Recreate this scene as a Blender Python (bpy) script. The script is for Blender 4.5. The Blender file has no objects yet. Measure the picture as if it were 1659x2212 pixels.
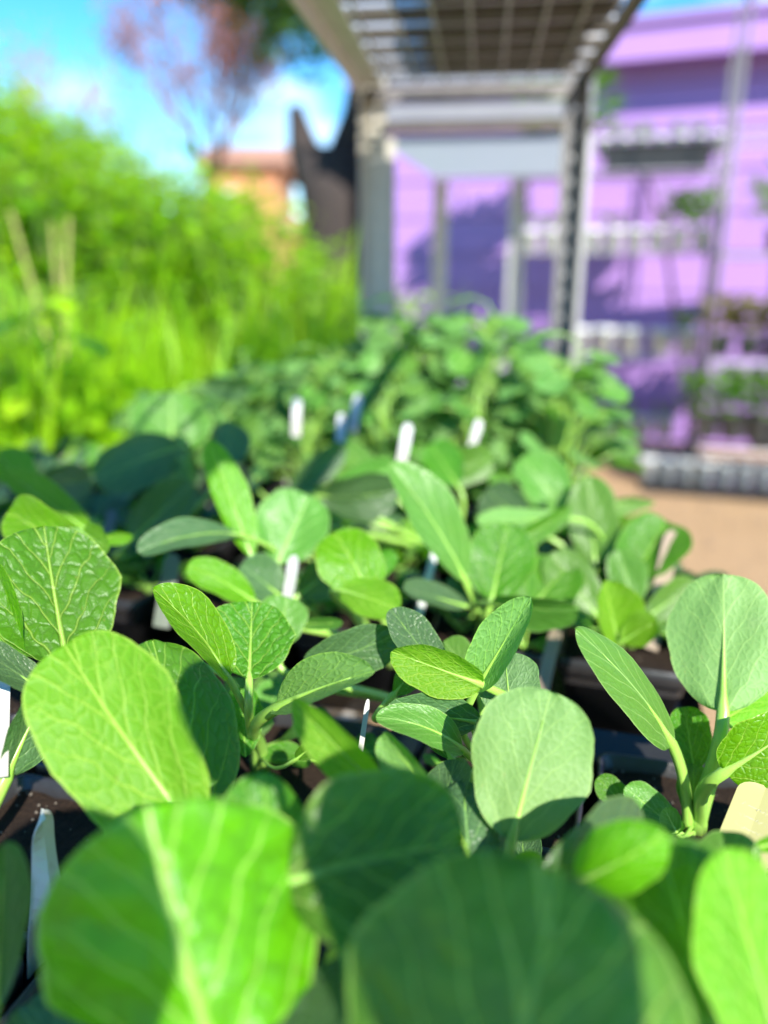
import bpy, bmesh, math, random
from mathutils import Vector as V, Matrix, Euler, noise
R = math.radians
PI = math.pi
S = bpy.context.scene
COL = S.collection

# ------------------------------------------------------------------ camera
PITCH, YAW, F = R(17.38), R(7.02), 1671.0
CAM = V((0, 0, 1.2))
cd = bpy.data.cameras.new('camera')
cam = bpy.data.objects.new('camera', cd)
COL.objects.link(cam)
cam.location = CAM
cam.rotation_euler = (PI / 2 - PITCH, 0, YAW)
cd.sensor_fit = 'VERTICAL'
cd.sensor_height = 36.0
cd.lens = 36.0 * F / 2212.0
cd.clip_start = 0.02
cd.clip_end = 2000
cd.dof.use_dof = True
cd.dof.focus_distance = 0.475
cd.dof.aperture_fstop = 2.15
S.camera = cam
S.render.resolution_x, S.render.resolution_y = 768, 1024

# ------------------------------------------------------------------ light
SUN_EL, SUN_AZ = R(36), R(31)          # azimuth measured from -Y (behind the camera) towards +X
sdir = V((math.cos(SUN_EL) * math.sin(SUN_AZ), -math.cos(SUN_EL) * math.cos(SUN_AZ), math.sin(SUN_EL)))
w = bpy.data.worlds.new('World')
S.world = w
w.use_nodes = True
nt = w.node_tree
bg = nt.nodes['Background']
sky = nt.nodes.new('ShaderNodeTexSky')
sky.sky_type = 'NISHITA'
sky.sun_disc = False
sky.sun_elevation = SUN_EL
sky.sun_rotation = math.atan2(sdir.x, sdir.y)
sky.air_density = 1.0
sky.dust_density = 0.0
sky.ozone_density = 4.0
tc = nt.nodes.new('ShaderNodeTexCoord')
mp = nt.nodes.new('ShaderNodeMapping')
mp.inputs['Scale'].default_value = (1.2, 1.2, 3.2)
mp.inputs['Location'].default_value = (0.35, 0.2, 0.1)
nz = nt.nodes.new('ShaderNodeTexNoise')
nz.inputs['Scale'].default_value = 2.2
nz.inputs['Detail'].default_value = 5
rp = nt.nodes.new('ShaderNodeValToRGB')
rp.color_ramp.elements[0].position = 0.58
rp.color_ramp.elements[1].position = 0.80
mx = nt.nodes.new('ShaderNodeMix')
mx.data_type = 'RGBA'
mx.inputs['B'].default_value = (8.5, 8.8, 9.2, 1)
L = nt.links.new
L(tc.outputs['Generated'], mp.inputs['Vector'])
L(mp.outputs['Vector'], nz.inputs['Vector'])
L(nz.outputs['Fac'], rp.inputs['Fac'])
L(rp.outputs['Color'], mx.inputs['Factor'])
hsv = nt.nodes.new('ShaderNodeHueSaturation')
hsv.inputs['Saturation'].default_value = 1.36
L(sky.outputs['Color'], hsv.inputs['Color'])
L(hsv.outputs['Color'], mx.inputs['A'])
L(mx.outputs['Result'], bg.inputs['Color'])
bg.inputs['Strength'].default_value = 0.115
sl = bpy.data.lights.new('sun', 'SUN')
sl.energy = 4.3
sl.angle = R(0.5)
sl.color = (1.0, 0.955, 0.87)
so = bpy.data.objects.new('sun', sl)
COL.objects.link(so)
so.rotation_euler = sdir.to_track_quat('Z', 'Y').to_euler()
S.view_settings.view_transform = 'Standard'
S.view_settings.look = 'None'
S.view_settings.gamma = 1
S.view_settings.use_curve_mapping = False
S.view_settings.exposure = 1.4
S.render.engine = 'CYCLES'

# ------------------------------------------------------------------ helpers
FW = V((-math.sin(YAW) * math.cos(PITCH), math.cos(YAW) * math.cos(PITCH), -math.sin(PITCH)))
RT = V((math.cos(YAW), math.sin(YAW), 0))
UP = RT.cross(FW)


def P(px, py, d):
    """world point seen at a place in the photograph, d metres ahead"""
    return CAM + (FW + RT * ((px - 829.5) / F) - UP * ((py - 1106) / F)) * d


def Zp(px, py, z):
    r = FW + RT * ((px - 829.5) / F) - UP * ((py - 1106) / F)
    return CAM + r * ((z - 1.2) / r.z)


def link(name, me, parent=None, loc=None, rot=None):
    o = bpy.data.objects.new(name, me)
    COL.objects.link(o)
    if parent:
        o.parent = parent
    if loc is not None:
        o.location = loc
    if rot is not None:
        o.rotation_euler = rot
    return o


def tag(o, label=None, cat=None, group=None, kind=None):
    for k, v in (('label', label), ('category', cat), ('group', group), ('kind', kind)):
        if v:
            o[k] = v
    return o


def thing(name, label, cat, loc=(0, 0, 0), rz=0, group=None):
    return tag(link(name, None, None, loc, (0, 0, rz)), label, cat, group)


def tree_copy(o, parent=None):
    c = o.copy()
    COL.objects.link(c)
    c.parent = parent
    for ch in list(o.children):
        tree_copy(ch, c)
    return c


class MB:
    """collects shapes into one mesh"""

    def __init__(s):
        s.v, s.f, s.uv = [], [], []

    def add(s, vs, fs):
        n = len(s.v)
        s.v += [tuple(p) for p in vs]
        s.f += [tuple(i + n for i in f) for f in fs]
        return s

    def box(s, a, b, m=None):
        (x0, y0, z0), (x1, y1, z1) = a, b
        vs = [V(p) for p in ((x0, y0, z0), (x1, y0, z0), (x1, y1, z0), (x0, y1, z0), (x0, y0, z1), (x1, y0, z1), (x1, y1, z1), (x0, y1, z1))]
        if m:
            vs = [m @ p for p in vs]
        return s.add(vs, [(3, 2, 1, 0), (4, 5, 6, 7), (0, 1, 5, 4), (1, 2, 6, 5), (2, 3, 7, 6), (3, 0, 4, 7)])

    def tube(s, pts, rads, n=8, flat=1.0, side=None, cap=True):
        pts = [V(p) for p in pts]
        rings = []
        prev = None
        for i, p in enumerate(pts):
            t = (pts[min(i + 1, len(pts) - 1)] - pts[max(i - 1, 0)]).normalized()
            ref = side if side is not None else (prev if prev is not None else (V((1, 0, 0)) if abs(t.x) < .9 else V((0, 1, 0))))
            a = (ref - t * ref.dot(t))
            a = a.normalized() if a.length > 1e-6 else t.orthogonal().normalized()
            prev = a
            b = t.cross(a)
            r = rads[i] if hasattr(rads, '__len__') else rads
            rings.append([p + a * (r * math.cos(2 * PI * k / n)) + b * (r * flat * math.sin(2 * PI * k / n)) for k in range(n)])
        vs = [q for r_ in rings for q in r_]
        fs = []
        for i in range(len(pts) - 1):
            for k in range(n):
                k2 = (k + 1) % n
                fs.append((i * n + k, i * n + k2, (i + 1) * n + k2, (i + 1) * n + k))
        if cap:
            fs.append(tuple(range(n - 1, -1, -1)))
            m = (len(pts) - 1) * n
            fs.append(tuple(m + k for k in range(n)))
        return s.add(vs, fs)

    def rings(s, loops, closed_bottom=True, closed_top=False):
        n = len(loops[0])
        vs = [p for l in loops for p in l]
        fs = []
        for i in range(len(loops) - 1):
            for k in range(n):
                k2 = (k + 1) % n
                fs.append((i * n + k, i * n + k2, (i + 1) * n + k2, (i + 1) * n + k))
        if closed_bottom:
            fs.append(tuple(range(n - 1, -1, -1)))
        if closed_top:
            m = (len(loops) - 1) * n
            fs.append(tuple(m + k for k in range(n)))
        return s.add(vs, fs)

    def mesh(s, name, mat=None, smooth=False):
        me = bpy.data.meshes.new(name)
        me.from_pydata(s.v, [], s.f)
        if mat:
            me.materials.append(mat)
        if smooth:
            me.polygons.foreach_set('use_smooth', [True] * len(me.polygons))
        me.update()
        return me

    def obj(s, name, mat, parent=None, loc=None, rot=None, smooth=False):
        return link(name, s.mesh(name, mat, smooth), parent, loc, rot)


# ------------------------------------------------------------------ materials
class N:
    def __init__(s, name):
        s.m = bpy.data.materials.new(name)
        s.m.use_nodes = True
        s.t = s.m.node_tree
        s.b = s.t.nodes['Principled BSDF']
        s.out = s.t.nodes['Material Output']

    def n(s, ty, **k):
        x = s.t.nodes.new(ty)
        for a, b in k.items():
            setattr(x, a, b)
        return x

    def l(s, a, b):
        s.t.links.new(a, b)

    def math(s, op, a, b=None, c=None, clamp=False):
        x = s.n('ShaderNodeMath', operation=op, use_clamp=clamp)
        for i, q in enumerate((a, b, c)):
            if q is None:
                continue
            if isinstance(q, (int, float)):
                x.inputs[i].default_value = q
            else:
                s.l(q, x.inputs[i])
        return x.outputs[0]

    def mix(s, f, a, b):
        x = s.n('ShaderNodeMix', data_type='RGBA')
        for i, q in (('Factor', f), ('A', a), ('B', b)):
            if isinstance(q, (tuple, list)):
                x.inputs[i].default_value = (*q, 1) if len(q) == 3 else q
            elif isinstance(q, (int, float)):
                x.inputs[i].default_value = q
            else:
                s.l(q, x.inputs[i])
        return x.outputs['Result']

    def smooth(s, v, a, b):
        x = s.n('ShaderNodeMapRange', interpolation_type='SMOOTHSTEP')
        s.l(v, x.inputs['Value'])
        x.inputs['From Min'].default_value = a
        x.inputs['From Max'].default_value = b
        return x.outputs['Result']

    def noise(s, vec, scale, detail=3, rough=.5):
        x = s.n('ShaderNodeTexNoise')
        x.inputs['Scale'].default_value = scale
        x.inputs['Detail'].default_value = detail
        x.inputs['Roughness'].default_value = rough
        if vec is not None:
            s.l(vec, x.inputs['Vector'])
        return x.outputs['Fac']

    def ocoord(s):
        return s.n('ShaderNodeTexCoord').outputs['Object']

    def set(s, k, v):
        if isinstance(v, (int, float)):
            s.b.inputs[k].default_value = v
        elif isinstance(v, (tuple, list)):
            s.b.inputs[k].default_value = (*v, 1)
        else:
            s.l(v, s.b.inputs[k])

    def bump(s, h, strength=.3, dist=.01):
        x = s.n('ShaderNodeBump')
        x.inputs['Strength'].default_value = strength
        x.inputs['Distance'].default_value = dist
        s.l(h, x.inputs['Height'])
        s.l(x.outputs['Normal'], s.b.inputs['Normal'])
        return x.outputs['Normal']


def leaf_material(name, top, under, vein, trans, rough=.36, tmix=.38, pucker=.42, sidev=.6, netscale=12.5, neta=.5):
    k = N(name)
    uv = k.n('ShaderNodeUVMap', uv_map='UVMap').outputs['UV']
    sp = k.n('ShaderNodeSeparateXYZ')
    k.l(uv, sp.inputs[0])
    u, v = sp.outputs[0], sp.outputs[1]
    d = k.math('SUBTRACT', u, .5)
    x = k.math('MULTIPLY', k.math('ABSOLUTE', d), 2.0)
    sg = k.math('SIGN', d)
    nzv = k.noise(uv, 3.5, 2)
    wob = k.math('MULTIPLY', k.math('SUBTRACT', nzv, .5), 1.0)
    # side veins climb and bow towards the tip
    bow = k.math('MULTIPLY', k.math('POWER', x, .8), -.66)
    q = k.math('MULTIPLY', k.math('ADD', v, bow), 4.3)
    q = k.math('ADD', k.math('ADD', q, wob), k.math('MULTIPLY', sg, .23))
    fr = k.math('ABSOLUTE', k.math('SUBTRACT', k.math('FRACT', k.math('ADD', q, 40.0)), .5))
    wid = k.math('ADD', .066, k.math('MULTIPLY', x, -.045))
    side = k.smooth(k.math('DIVIDE', fr, wid), 1.6, .3)
    fade = k.smooth(x, 1.0, .5)
    side = k.math('MULTIPLY', side, k.math('ADD', .35, k.math('MULTIPLY', fade, .65)))
    midw = k.math('ADD', k.math('MULTIPLY', v, -.040), .052)
    mid = k.smooth(k.math('DIVIDE', x, midw), 1.3, .6)
    # net of fine veins
    vo = k.n('ShaderNodeTexVoronoi', feature='DISTANCE_TO_EDGE')
    vm = k.n('ShaderNodeVectorMath', operation='ADD')
    k.l(uv, vm.inputs[0])
    cn = k.n('ShaderNodeTexNoise')
    cn.inputs['Scale'].default_value = 9
    k.l(uv, cn.inputs['Vector'])
    sc = k.n('ShaderNodeVectorMath', operation='SCALE')
    k.l(cn.outputs['Color'], sc.inputs[0])
    sc.inputs['Scale'].default_value = .06
    k.l(sc.outputs[0], vm.inputs[1])
    k.l(vm.outputs[0], vo.inputs['Vector'])
    vo.inputs['Scale'].default_value = netscale
    net = k.smooth(vo.outputs['Distance'], .11, .0)
    veins = k.math('MAXIMUM', mid, k.math('MULTIPLY', side, sidev))
    oi = k.n('ShaderNodeObjectInfo')
    rnd = oi.outputs['Random']
    blot = k.noise(uv, 5, 4, .6)
    geo = k.n('ShaderNodeNewGeometry')
    back = geo.outputs['Backfacing']
    tp = k.mix(k.math('MULTIPLY', net, neta), top, [a * .5 for a in top])
    tp = k.mix(k.math('MULTIPLY', k.math('SUBTRACT', blot, .35, clamp=True), .7), tp, [c * 1.5 for c in top])
    un = k.mix(k.math('MULTIPLY', net, .2), under, vein)
    c = k.mix(back, tp, un)
    c = k.mix(k.math('MULTIPLY', veins, .8), c, vein)
    ev = k.n('ShaderNodeUVMap', uv_map='EdgeMap').outputs['UV']
    es = k.n('ShaderNodeSeparateXYZ')
    k.l(ev, es.inputs[0])
    c = k.mix(k.math('MULTIPLY', k.smooth(es.outputs[0], .945, .99), .6), c, vein)
    spot = k.smooth(k.noise(uv, 17, 2, .5), .70, .79)
    c = k.mix(k.math('MULTIPLY', spot, .55), c, (.30, .27, .07))
    dust = k.math('MULTIPLY', k.smooth(k.noise(k.ocoord(), 45, 5, .7), .5, .85), .22)
    c = k.mix(dust, c, (.22, .26, .16))
    hs = k.n('ShaderNodeHueSaturation')
    k.l(c, hs.inputs['Color'])
    k.l(k.math('ADD', .488, k.math('MULTIPLY', rnd, .024)), hs.inputs['Hue'])
    k.l(k.math('ADD', .8, k.math('MULTIPLY', rnd, .4)), hs.inputs['Value'])
    k.set('Base Color', hs.outputs['Color'])
    k.set('Roughness', k.math('ADD', rough, k.math('MULTIPLY', back, .2)))
    k.set('Specular IOR Level', .36)
    h = k.math('ADD', k.math('MULTIPLY', k.smooth(vo.outputs['Distance'], .0, .28), .8), k.math('MULTIPLY', veins, -1.6))
    h = k.math('ADD', h, k.math('MULTIPLY', k.noise(uv, 60, 2), .35))
    nn = k.bump(h, pucker, .0012)
    tr = k.n('ShaderNodeBsdfTranslucent')
    tcx = k.mix(k.math('MULTIPLY', veins, .6), trans, [min(1, c * 1.8 + .05) for c in trans])
    k.l(tcx, tr.inputs['Color'])
    k.l(nn, tr.inputs['Normal'])
    ms = k.n('ShaderNodeMixShader')
    ms.inputs[0].default_value = tmix
    k.l(k.b.outputs[0], ms.inputs[1])
    k.l(tr.outputs[0], ms.inputs[2])
    k.l(ms.outputs[0], k.out.inputs['Surface'])
    return k.m


def foliage_material(name, c1, c2, trans, tmix=.4, rough=.45):
    k = N(name)
    oi = k.n('ShaderNodeObjectInfo').outputs['Random']
    geo = k.n('ShaderNodeNewGeometry')
    ri = geo.outputs['Random Per Island']
    c = k.mix(ri, c1, c2)
    hs = k.n('ShaderNodeHueSaturation')
    k.l(c, hs.inputs['Color'])
    k.l(k.math('ADD', .485, k.math('MULTIPLY', oi, .03)), hs.inputs['Hue'])
    k.l(k.math('ADD', .75, k.math('MULTIPLY', oi, .5)), hs.inputs['Value'])
    k.set('Base Color', hs.outputs['Color'])
    k.set('Roughness', rough)
    tr = k.n('ShaderNodeBsdfTranslucent')
    tr.inputs['Color'].default_value = (*trans, 1)
    ms = k.n('ShaderNodeMixShader')
    ms.inputs[0].default_value = tmix
    k.l(k.b.outputs[0], ms.inputs[1])
    k.l(tr.outputs[0], ms.inputs[2])
    k.l(ms.outputs[0], k.out.inputs['Surface'])
    return k.m


def plain(name, col, rough=.5, metal=0, var=.25, scale=30, bump=0, col2=None, spec=.5, bscale=None):
    k = N(name)
    oc = k.ocoord()
    f = k.noise(oc, scale, 4, .6)
    c = k.mix(f, [a * (1 - var) for a in col], col2 or [min(1, a * (1 + var)) for a in col])
    k.set('Base Color', c)
    k.set('Roughness', rough)
    k.set('Metallic', metal)
    k.set('Specular IOR Level', spec)
    if bump:
        k.bump(k.noise(oc, bscale or scale * 3, 4, .6), bump, .004)
    return k.m


M = {}
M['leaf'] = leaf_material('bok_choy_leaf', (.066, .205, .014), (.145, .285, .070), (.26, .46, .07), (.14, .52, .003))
M['leaf_bright'] = leaf_material('bright_bok_choy_leaf', (.100, .290, .003), (.125, .320, .010), (.38, .58, .08), (.26, .70, .003), tmix=.42)  # brighter, yellower copy of the leaf colour
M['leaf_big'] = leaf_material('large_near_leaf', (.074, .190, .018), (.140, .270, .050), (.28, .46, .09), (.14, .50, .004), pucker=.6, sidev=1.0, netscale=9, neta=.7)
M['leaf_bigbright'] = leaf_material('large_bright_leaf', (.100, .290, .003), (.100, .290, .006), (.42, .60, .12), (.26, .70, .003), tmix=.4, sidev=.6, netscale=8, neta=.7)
M['leaf_deep'] = leaf_material('shaded_bok_choy_leaf', (.062, .125, .048), (.105, .190, .070), (.17, .30, .09), (.10, .34, .010), tmix=.3, pucker=.35)  # shade put into the leaf colour, darker and greyer
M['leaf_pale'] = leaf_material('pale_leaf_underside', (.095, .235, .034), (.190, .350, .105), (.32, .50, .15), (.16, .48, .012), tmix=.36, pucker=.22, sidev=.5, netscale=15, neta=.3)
M['leaf_crinkle'] = leaf_material('crinkled_leaf', (.062, .210, .010), (.140, .285, .06), (.32, .52, .08), (.15, .52, .004), rough=.4, pucker=.75, sidev=.8, netscale=10.5)
M['squash'] = leaf_material('squash_leaf', (.110, .255, .055), (.200, .350, .120), (.30, .44, .15), (.16, .46, .02), rough=.5, tmix=.34, pucker=.4)
k = N('leaf_stalk')
g = k.noise(k.ocoord(), 60, 2)
k.set('Base Color', k.mix(g, (.20, .40, .04), (.31, .50, .11)))
k.set('Roughness', .32)
k.set('Subsurface Weight', .25)
k.b.inputs['Subsurface Radius'].default_value = (.004, .006, .001)
M['stalk'] = k.m
M['stem_dark'] = plain('weed_stem', (.12, .2, .03), .6)
M['pot'] = plain('black_plastic', (.020, .019, .020), .36, 0, .35, 60, .15)
M['traydark'] = plain('tray_plastic', (.016, .016, .017), .33, 0, .35, 40, .12)
# soil
k = N('potting_soil')
oc = k.ocoord()
c = k.mix(k.noise(oc, 220, 4, .7), (.006, .0035, .0025), (.045, .026, .016))
k.set('Base Color', c)
k.set('Roughness', .95)
k.set('Specular IOR Level', .2)
k.bump(k.noise(oc, 330, 4, .7), 1.0, .004)
M['soil'] = k.m
M['perlite'] = plain('perlite', (.10, .08, .06), .8, 0, .5, 120)
M['white'] = plain('white_plastic_label', (.60, .61, .60), .4, 0, .25, 60)
k = N('stained_white_label')
oc = k.ocoord()
sz = k.n('ShaderNodeSeparateXYZ')
k.l(oc, sz.inputs[0])
st = k.math('MULTIPLY', k.smooth(k.noise(oc, 55, 4, .65), .5, .75), .55)
low = k.math('MULTIPLY', k.smooth(sz.outputs[2], .03, -.01), .6)
k.set('Base Color', k.mix(k.math('MAXIMUM', st, low), (.48, .49, .48), (.24, .20, .15)))
k.set('Roughness', .45)
M['white'] = k.m
M['beige'] = plain('beige_wood_label', (.24, .18, .125), .6, 0, .15, 60)
M['yellow'] = plain('yellow_label', (.36, .335, .13), .5, 0, .06, 30)
M['greylabel'] = plain('grey_label', (.10, .115, .09), .5, 0, .1, 30)
M['ink'] = plain('ink', (.42, .41, .30), .6)
M['steel'] = plain('galvanized_steel', (.42, .415, .40), .45, .55, .25, 45, .1)
M['post'] = plain('weathered_steel_post', (.46, .43, .36), .5, .25, .22, 35, .1)
M['rail'] = plain('sunlit_galvanized_rail', (.64, .64, .62), .45, .1, .3, 22, .1)  # sunlight on the left rail painted in as paler grey
M['apron'] = plain('grey_painted_metal', (.19, .20, .225), .5, .1, .2, 12, .05)
M['darksteel'] = plain('grey_and_shaded_steel', (.17, .165, .165), .5, .3, .25, 45, .1)  # darker steel tone; on the right post it paints in shade
M['wire'] = plain('shelf_wire', (.50, .50, .52), .35, .6, .2, 60)
M['darkslat'] = plain('brown_slats', (.075, .062, .045), .6, .1, .3, 30)
M['whitepot'] = plain('white_pot', (.72, .74, .72), .4, 0, .08, 20)
M['greypot'] = plain('grey_pot', (.12, .13, .13), .45, 0, .2, 20)
M['bark'] = plain('dark_bark', (.034, .025, .023), .9, 0, .5, 14, .8, bscale=25)
M['terracotta'] = plain('terracotta_wall', (.50, .22, .10), .8, 0, .15, 3)
M['rooftile'] = plain('roof', (.36, .19, .12), .8, 0, .3, 5)
M['glass'] = plain('window_glass', (.05, .06, .08), .1, 0, .2, 3)
M['drystalk'] = plain('dry_stalk', (.26, .25, .07), .7, 0, .25, 20)
k = N('translucent_sheet')
oc = k.ocoord()
k.set('Base Color', (.50, .53, .55))
k.set('Roughness', .45)
tr = k.n('ShaderNodeBsdfTranslucent')
tr.inputs['Color'].default_value = (.72, .76, .78, 1)
ms = k.n('ShaderNodeMixShader')
ms.inputs[0].default_value = .6
k.l(k.b.outputs[0], ms.inputs[1])
k.l(tr.outputs[0], ms.inputs[2])
k.l(ms.outputs[0], k.out.inputs['Surface'])
M['sheet'] = k.m
k = N('purple_paint')
oc = k.ocoord()
c = k.mix(k.noise(oc, 2.5, 5, .6), (.32, .175, .47), (.38, .21, .53))
c = k.mix(k.smooth(k.noise(oc, 26, 4, .7), .62, .8), c, (.28, .155, .40))
k.set('Base Color', c)
k.set('Roughness', .5)
k.bump(k.noise(oc, 60, 3), .12, .003)
M['purple'] = k.m
k = N('tan_ground')
oc = k.ocoord()
c = k.mix(k.noise(oc, 1.3, 5, .6), (.33, .205, .105), (.46, .305, .165))
c = k.mix(k.smooth(k.noise(oc, 14, 5, .7), .56, .75), c, (.22, .15, .095))
c = k.mix(k.smooth(k.noise(oc, 70, 3, .6), .62, .8), c, (.58, .46, .33))
k.set('Base Color', c)
k.set('Roughness', .9)
k.set('Specular IOR Level', .2)
k.bump(k.noise(oc, 45, 5, .7), .6, .02)
M['ground'] = k.m
M['bank'] = plain('bank_soil', (.05, .075, .02), .9, 0, .5, 3, .6)
M['weedA'] = foliage_material('weed_leaf', (.170, .350, .004), (.290, .480, .007), (.52, .88, .005))
M['weedB'] = foliage_material('weed_leaf_deep', (.105, .250, .004), (.210, .400, .006), (.38, .72, .005))
M['weedC'] = foliage_material('weed_leaf_yellow', (.170, .310, .010), (.320, .460, .020), (.42, .70, .010))
M['grass'] = foliage_material('grass_blade', (.160, .350, .005), (.290, .480, .008), (.48, .84, .006))
M['crown'] = foliage_material('tree_leaf', (.018, .050, .012), (.085, .150, .020), (.10, .26, .02), .3)
M['redleaf'] = foliage_material('red_brown_leaf', (.56, .24, .14), (.70, .36, .22), (.70, .34, .2), .5)
M['seedling'] = foliage_material('pot_seedling_leaf', (.070, .190, .012), (.17, .34, .02), (.24, .52, .02))
M['succ'] = foliage_material('yellow_brown_leaf', (.16, .16, .03), (.32, .28, .06), (.3, .34, .04))

# ------------------------------------------------------------------ setting
gm = MB()
gn = 40
rng = random.Random(3)
gxs = [-300, -60, -20, -8] + [-4 + i * .35 for i in range(28)] + [8, 20, 60, 300]
gys = [-300, -40, -8] + [-2 + i * .35 for i in range(34)] + [14, 30, 80, 400]
vs = []
for yy in gys:
    for xx in gxs:
        vs.append((xx, yy, (noise.noise(V((xx * .9, yy * .9, 0))) * .02 - .01) if abs(xx) < 8 and abs(yy) < 14 else -.015))
nx = len(gxs)
fs = [(j * nx + i, j * nx + i + 1, (j + 1) * nx + i + 1, (j + 1) * nx + i) for j in range(len(gys) - 1) for i in range(nx - 1)]
gm.add(vs, fs)
tag(gm.obj('ground', M['ground'], smooth=True), kind='structure')

# overgrown bank on the left
bm_ = MB()
bx = [-14 + i * .5 for i in range(27)]
by = [1.0 + i * .5 for i in range(26)]
vs = []
for yy in by:
    for xx in bx:
        edge = -0.95 - .02 * yy
        t = max(0, min(1, (edge - xx) / 4.0))
        z = -.05 + 1.15 * t * t * (3 - 2 * t) * min(1, max(0, (yy - 1) / 2.2)) + noise.noise(V((xx, yy, 4))) * .06 * (t > 0)
        vs.append((xx, yy, z))
n_ = len(bx)
bm_.add(vs, [(j * n_ + i, j * n_ + i + 1, (j + 1) * n_ + i + 1, (j + 1) * n_ + i) for j in range(len(by) - 1) for i in range(n_ - 1)])
tag(bm_.obj('grassy_bank', M['bank'], smooth=True), kind='structure')


def bank_z(x, y):
    edge = -0.95 - .02 * y
    t = max(0, min(1, (edge - x) / 4.0))
    return -.05 + 1.15 * t * t * (3 - 2 * t) * min(1, max(0, (y - 1) / 2.2))


# ------------------------------------------------------------------ purple building
WA = R(-15)
wu = V((math.cos(WA), math.sin(WA), 0))
W0 = V((-.72, 6.3, 0))
bd = thing('purple_building', 'purple painted building with horizontal siding boards behind the racks', 'building', W0, WA)
WH, WLEN = 2.45, 7.0
bh = .26
i = 0
z = .0
bsh = None
while z < WH - .02:
    h = min(bh, WH - z)
    if bsh is None or h < bh - .001:
        b_ = MB()
        # each board leans out at its lower edge
        b_.add([(0, -.012, .012), (WLEN, -.012, .012), (WLEN, .0, h + .004), (0, .0, h + .004), (0, .03, .012), (WLEN, .03, .012), (WLEN, .03, h + .004), (0, .03, h + .004)],
               [(0, 1, 2, 3), (1, 0, 4, 5), (3, 2, 6, 7), (0, 3, 7, 4), (2, 1, 5, 6), (5, 4, 7, 6)])
        bsh = b_.mesh('siding_board', M['purple'])
    link('siding_board', bsh, bd, (0, 0, z))
    z += bh
MB().box((.0, .045, 0), (WLEN, 4.2, WH)).obj('wall', M['purple'], bd)
MB().box((-.07, -.04, 0), (-.003, .12, WH)).obj('corner_board', M['purple'], bd)
MB().box((-.25, -.26, WH + .002), (WLEN + .2, -.20, WH + .19)).obj('fascia', M['purple'], bd)
MB().box((-.25, -.198, WH + .004), (WLEN + .2, .04, WH + .03)).obj('soffit', M['purple'], bd)
rf = MB()
rf.add([(-.3, -.30, WH + .195), (WLEN + .3, -.30, WH + .195), (WLEN + .3, 4.4, WH + .62), (-.3, 4.4, WH + .62), (-.3, -.30, WH + .235), (WLEN + .3, -.30, WH + .235), (WLEN + .3, 4.4, WH + .66), (-.3, 4.4, WH + .66)],
       [(3, 2, 1, 0), (4, 5, 6, 7), (0, 1, 5, 4), (1, 2, 6, 5), (2, 3, 7, 6), (3, 0, 4, 7)])
rf.obj('roof', M['purple'], bd)
MB().tube([(2.36, -.05, WH + .236), (2.36, -.05, WH + 1.3)], .03).obj('vent_pipe', M['bark'], bd)


# ------------------------------------------------------------------ racks
def angle_post(h, wdt=.07, holes=True, sx=1, sy=1):
    """slotted steel angle: two flanges with rows of slots"""
    m = MB()
    t = .003

    def flange(f):
        a = wdt * .46
        b = wdt * .57
        f(0, a, 0, h)
        f(b, wdt, 0, h)
        z0 = 0
        while z0 < h:
            f(a, b, z0, min(h, z0 + .034))
            z0 += .05
    flange(lambda a, b, z0, z1: m.box((min(a * sx, b * sx), 0 if sy > 0 else -t, z0), (max(a * sx, b * sx), t if sy > 0 else 0, z1)))
    flange(lambda a, b, z0, z1: m.box((0 if sx > 0 else -t, min((a + t) * sy, (b + t) * sy), z0), (t if sx > 0 else 0, max((a + t) * sy, (b + t) * sy), z1)))
    return m


X0, X1, Y0, Y1 = -.29, .215, -.78, 1.95
ZDECK, ZTOP = .742, 1.60
rk = thing('shelving_rack', 'galvanized slotted angle rack with leafy plants on its low deck and trays overhead', 'rack')
for (x, y, sx, sy) in ((X0, Y1, 1, -1), (X1, Y1, -1, -1)):
    angle_post(1.64, .055 if x < 0 else .05, True, sx, sy).obj('post', M['post'] if x < 0 else M['darksteel'], rk, (x, y, 0))
# upper shelf: rails, cross slats, long wires
for x, s in ((X0, 1), (X1, -1)):
    r_ = MB()
    r_.box((min(x + .006 * s, x + (.052 if s > 0 else .026) * s), .06, ZTOP - .004), (max(x + .006 * s, x + (.052 if s > 0 else .026) * s), Y1 - .01, ZTOP))
    r_.box((min(x + .002 * s, x + .006 * s), .06, ZTOP - (.034 if s > 0 else .012)), (max(x + .002 * s, x + .006 * s), Y1 - .01, ZTOP + (.02 if s > 0 else .002)))
    if s < 0:          # right rail skewed to shift the shadow it casts
        r_.v = [(vx + .078 * (Y1 - vy) / (Y1 - Y0), vy, vz) for vx, vy, vz in r_.v]
    MB().tube([(x + .03 * s, .08, ZTOP), (x + .03 * s, .08, 2.5)], .0012, 5).obj('added_wire', M['wire'], rk)  # added unseen wire, used instead of near posts that would cast shade
    MB().box((min(x, x + .03 * s), Y0 + .09, 0), (max(x, x + .03 * s), Y0 + .12, ZDECK - .046)).obj('leg', M['steel'], rk)
    r_.obj('side_rail', M['rail'] if s > 0 else M['darksteel'], rk)
for y in (.062, Y1 - .008):
    MB().box((X0 + .01, y, ZTOP - .036), (X1 - .01 + (.07 if y < 0 else 0), y + .004, ZTOP - .006)).obj('end_rail', M['darksteel'], rk)
sm = MB().box((X0 + .012, -.010, 0), (X1 - .012, .010, .006)).mesh('slat', M['darkslat'])
sm2 = MB().box((X0 + .012, -.0035, 0), (X1 - .012, .0035, .006)).mesh('wire', M['wire'])
y = .10
i = 0
while y < Y1 - .04:
    link('slat' if i % 3 else 'wire', sm if i % 3 else sm2, rk, (0, y, ZTOP + .001))
    y += .036 if not .22 < y < .26 else .70  # wide gap left in the slats so sun reaches the leaves
    i += 1
lw = MB().box((-.0025, .08, -.006), (.0025, Y1 - .03, -.001)).mesh('long_wire', M['steel'])
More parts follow.
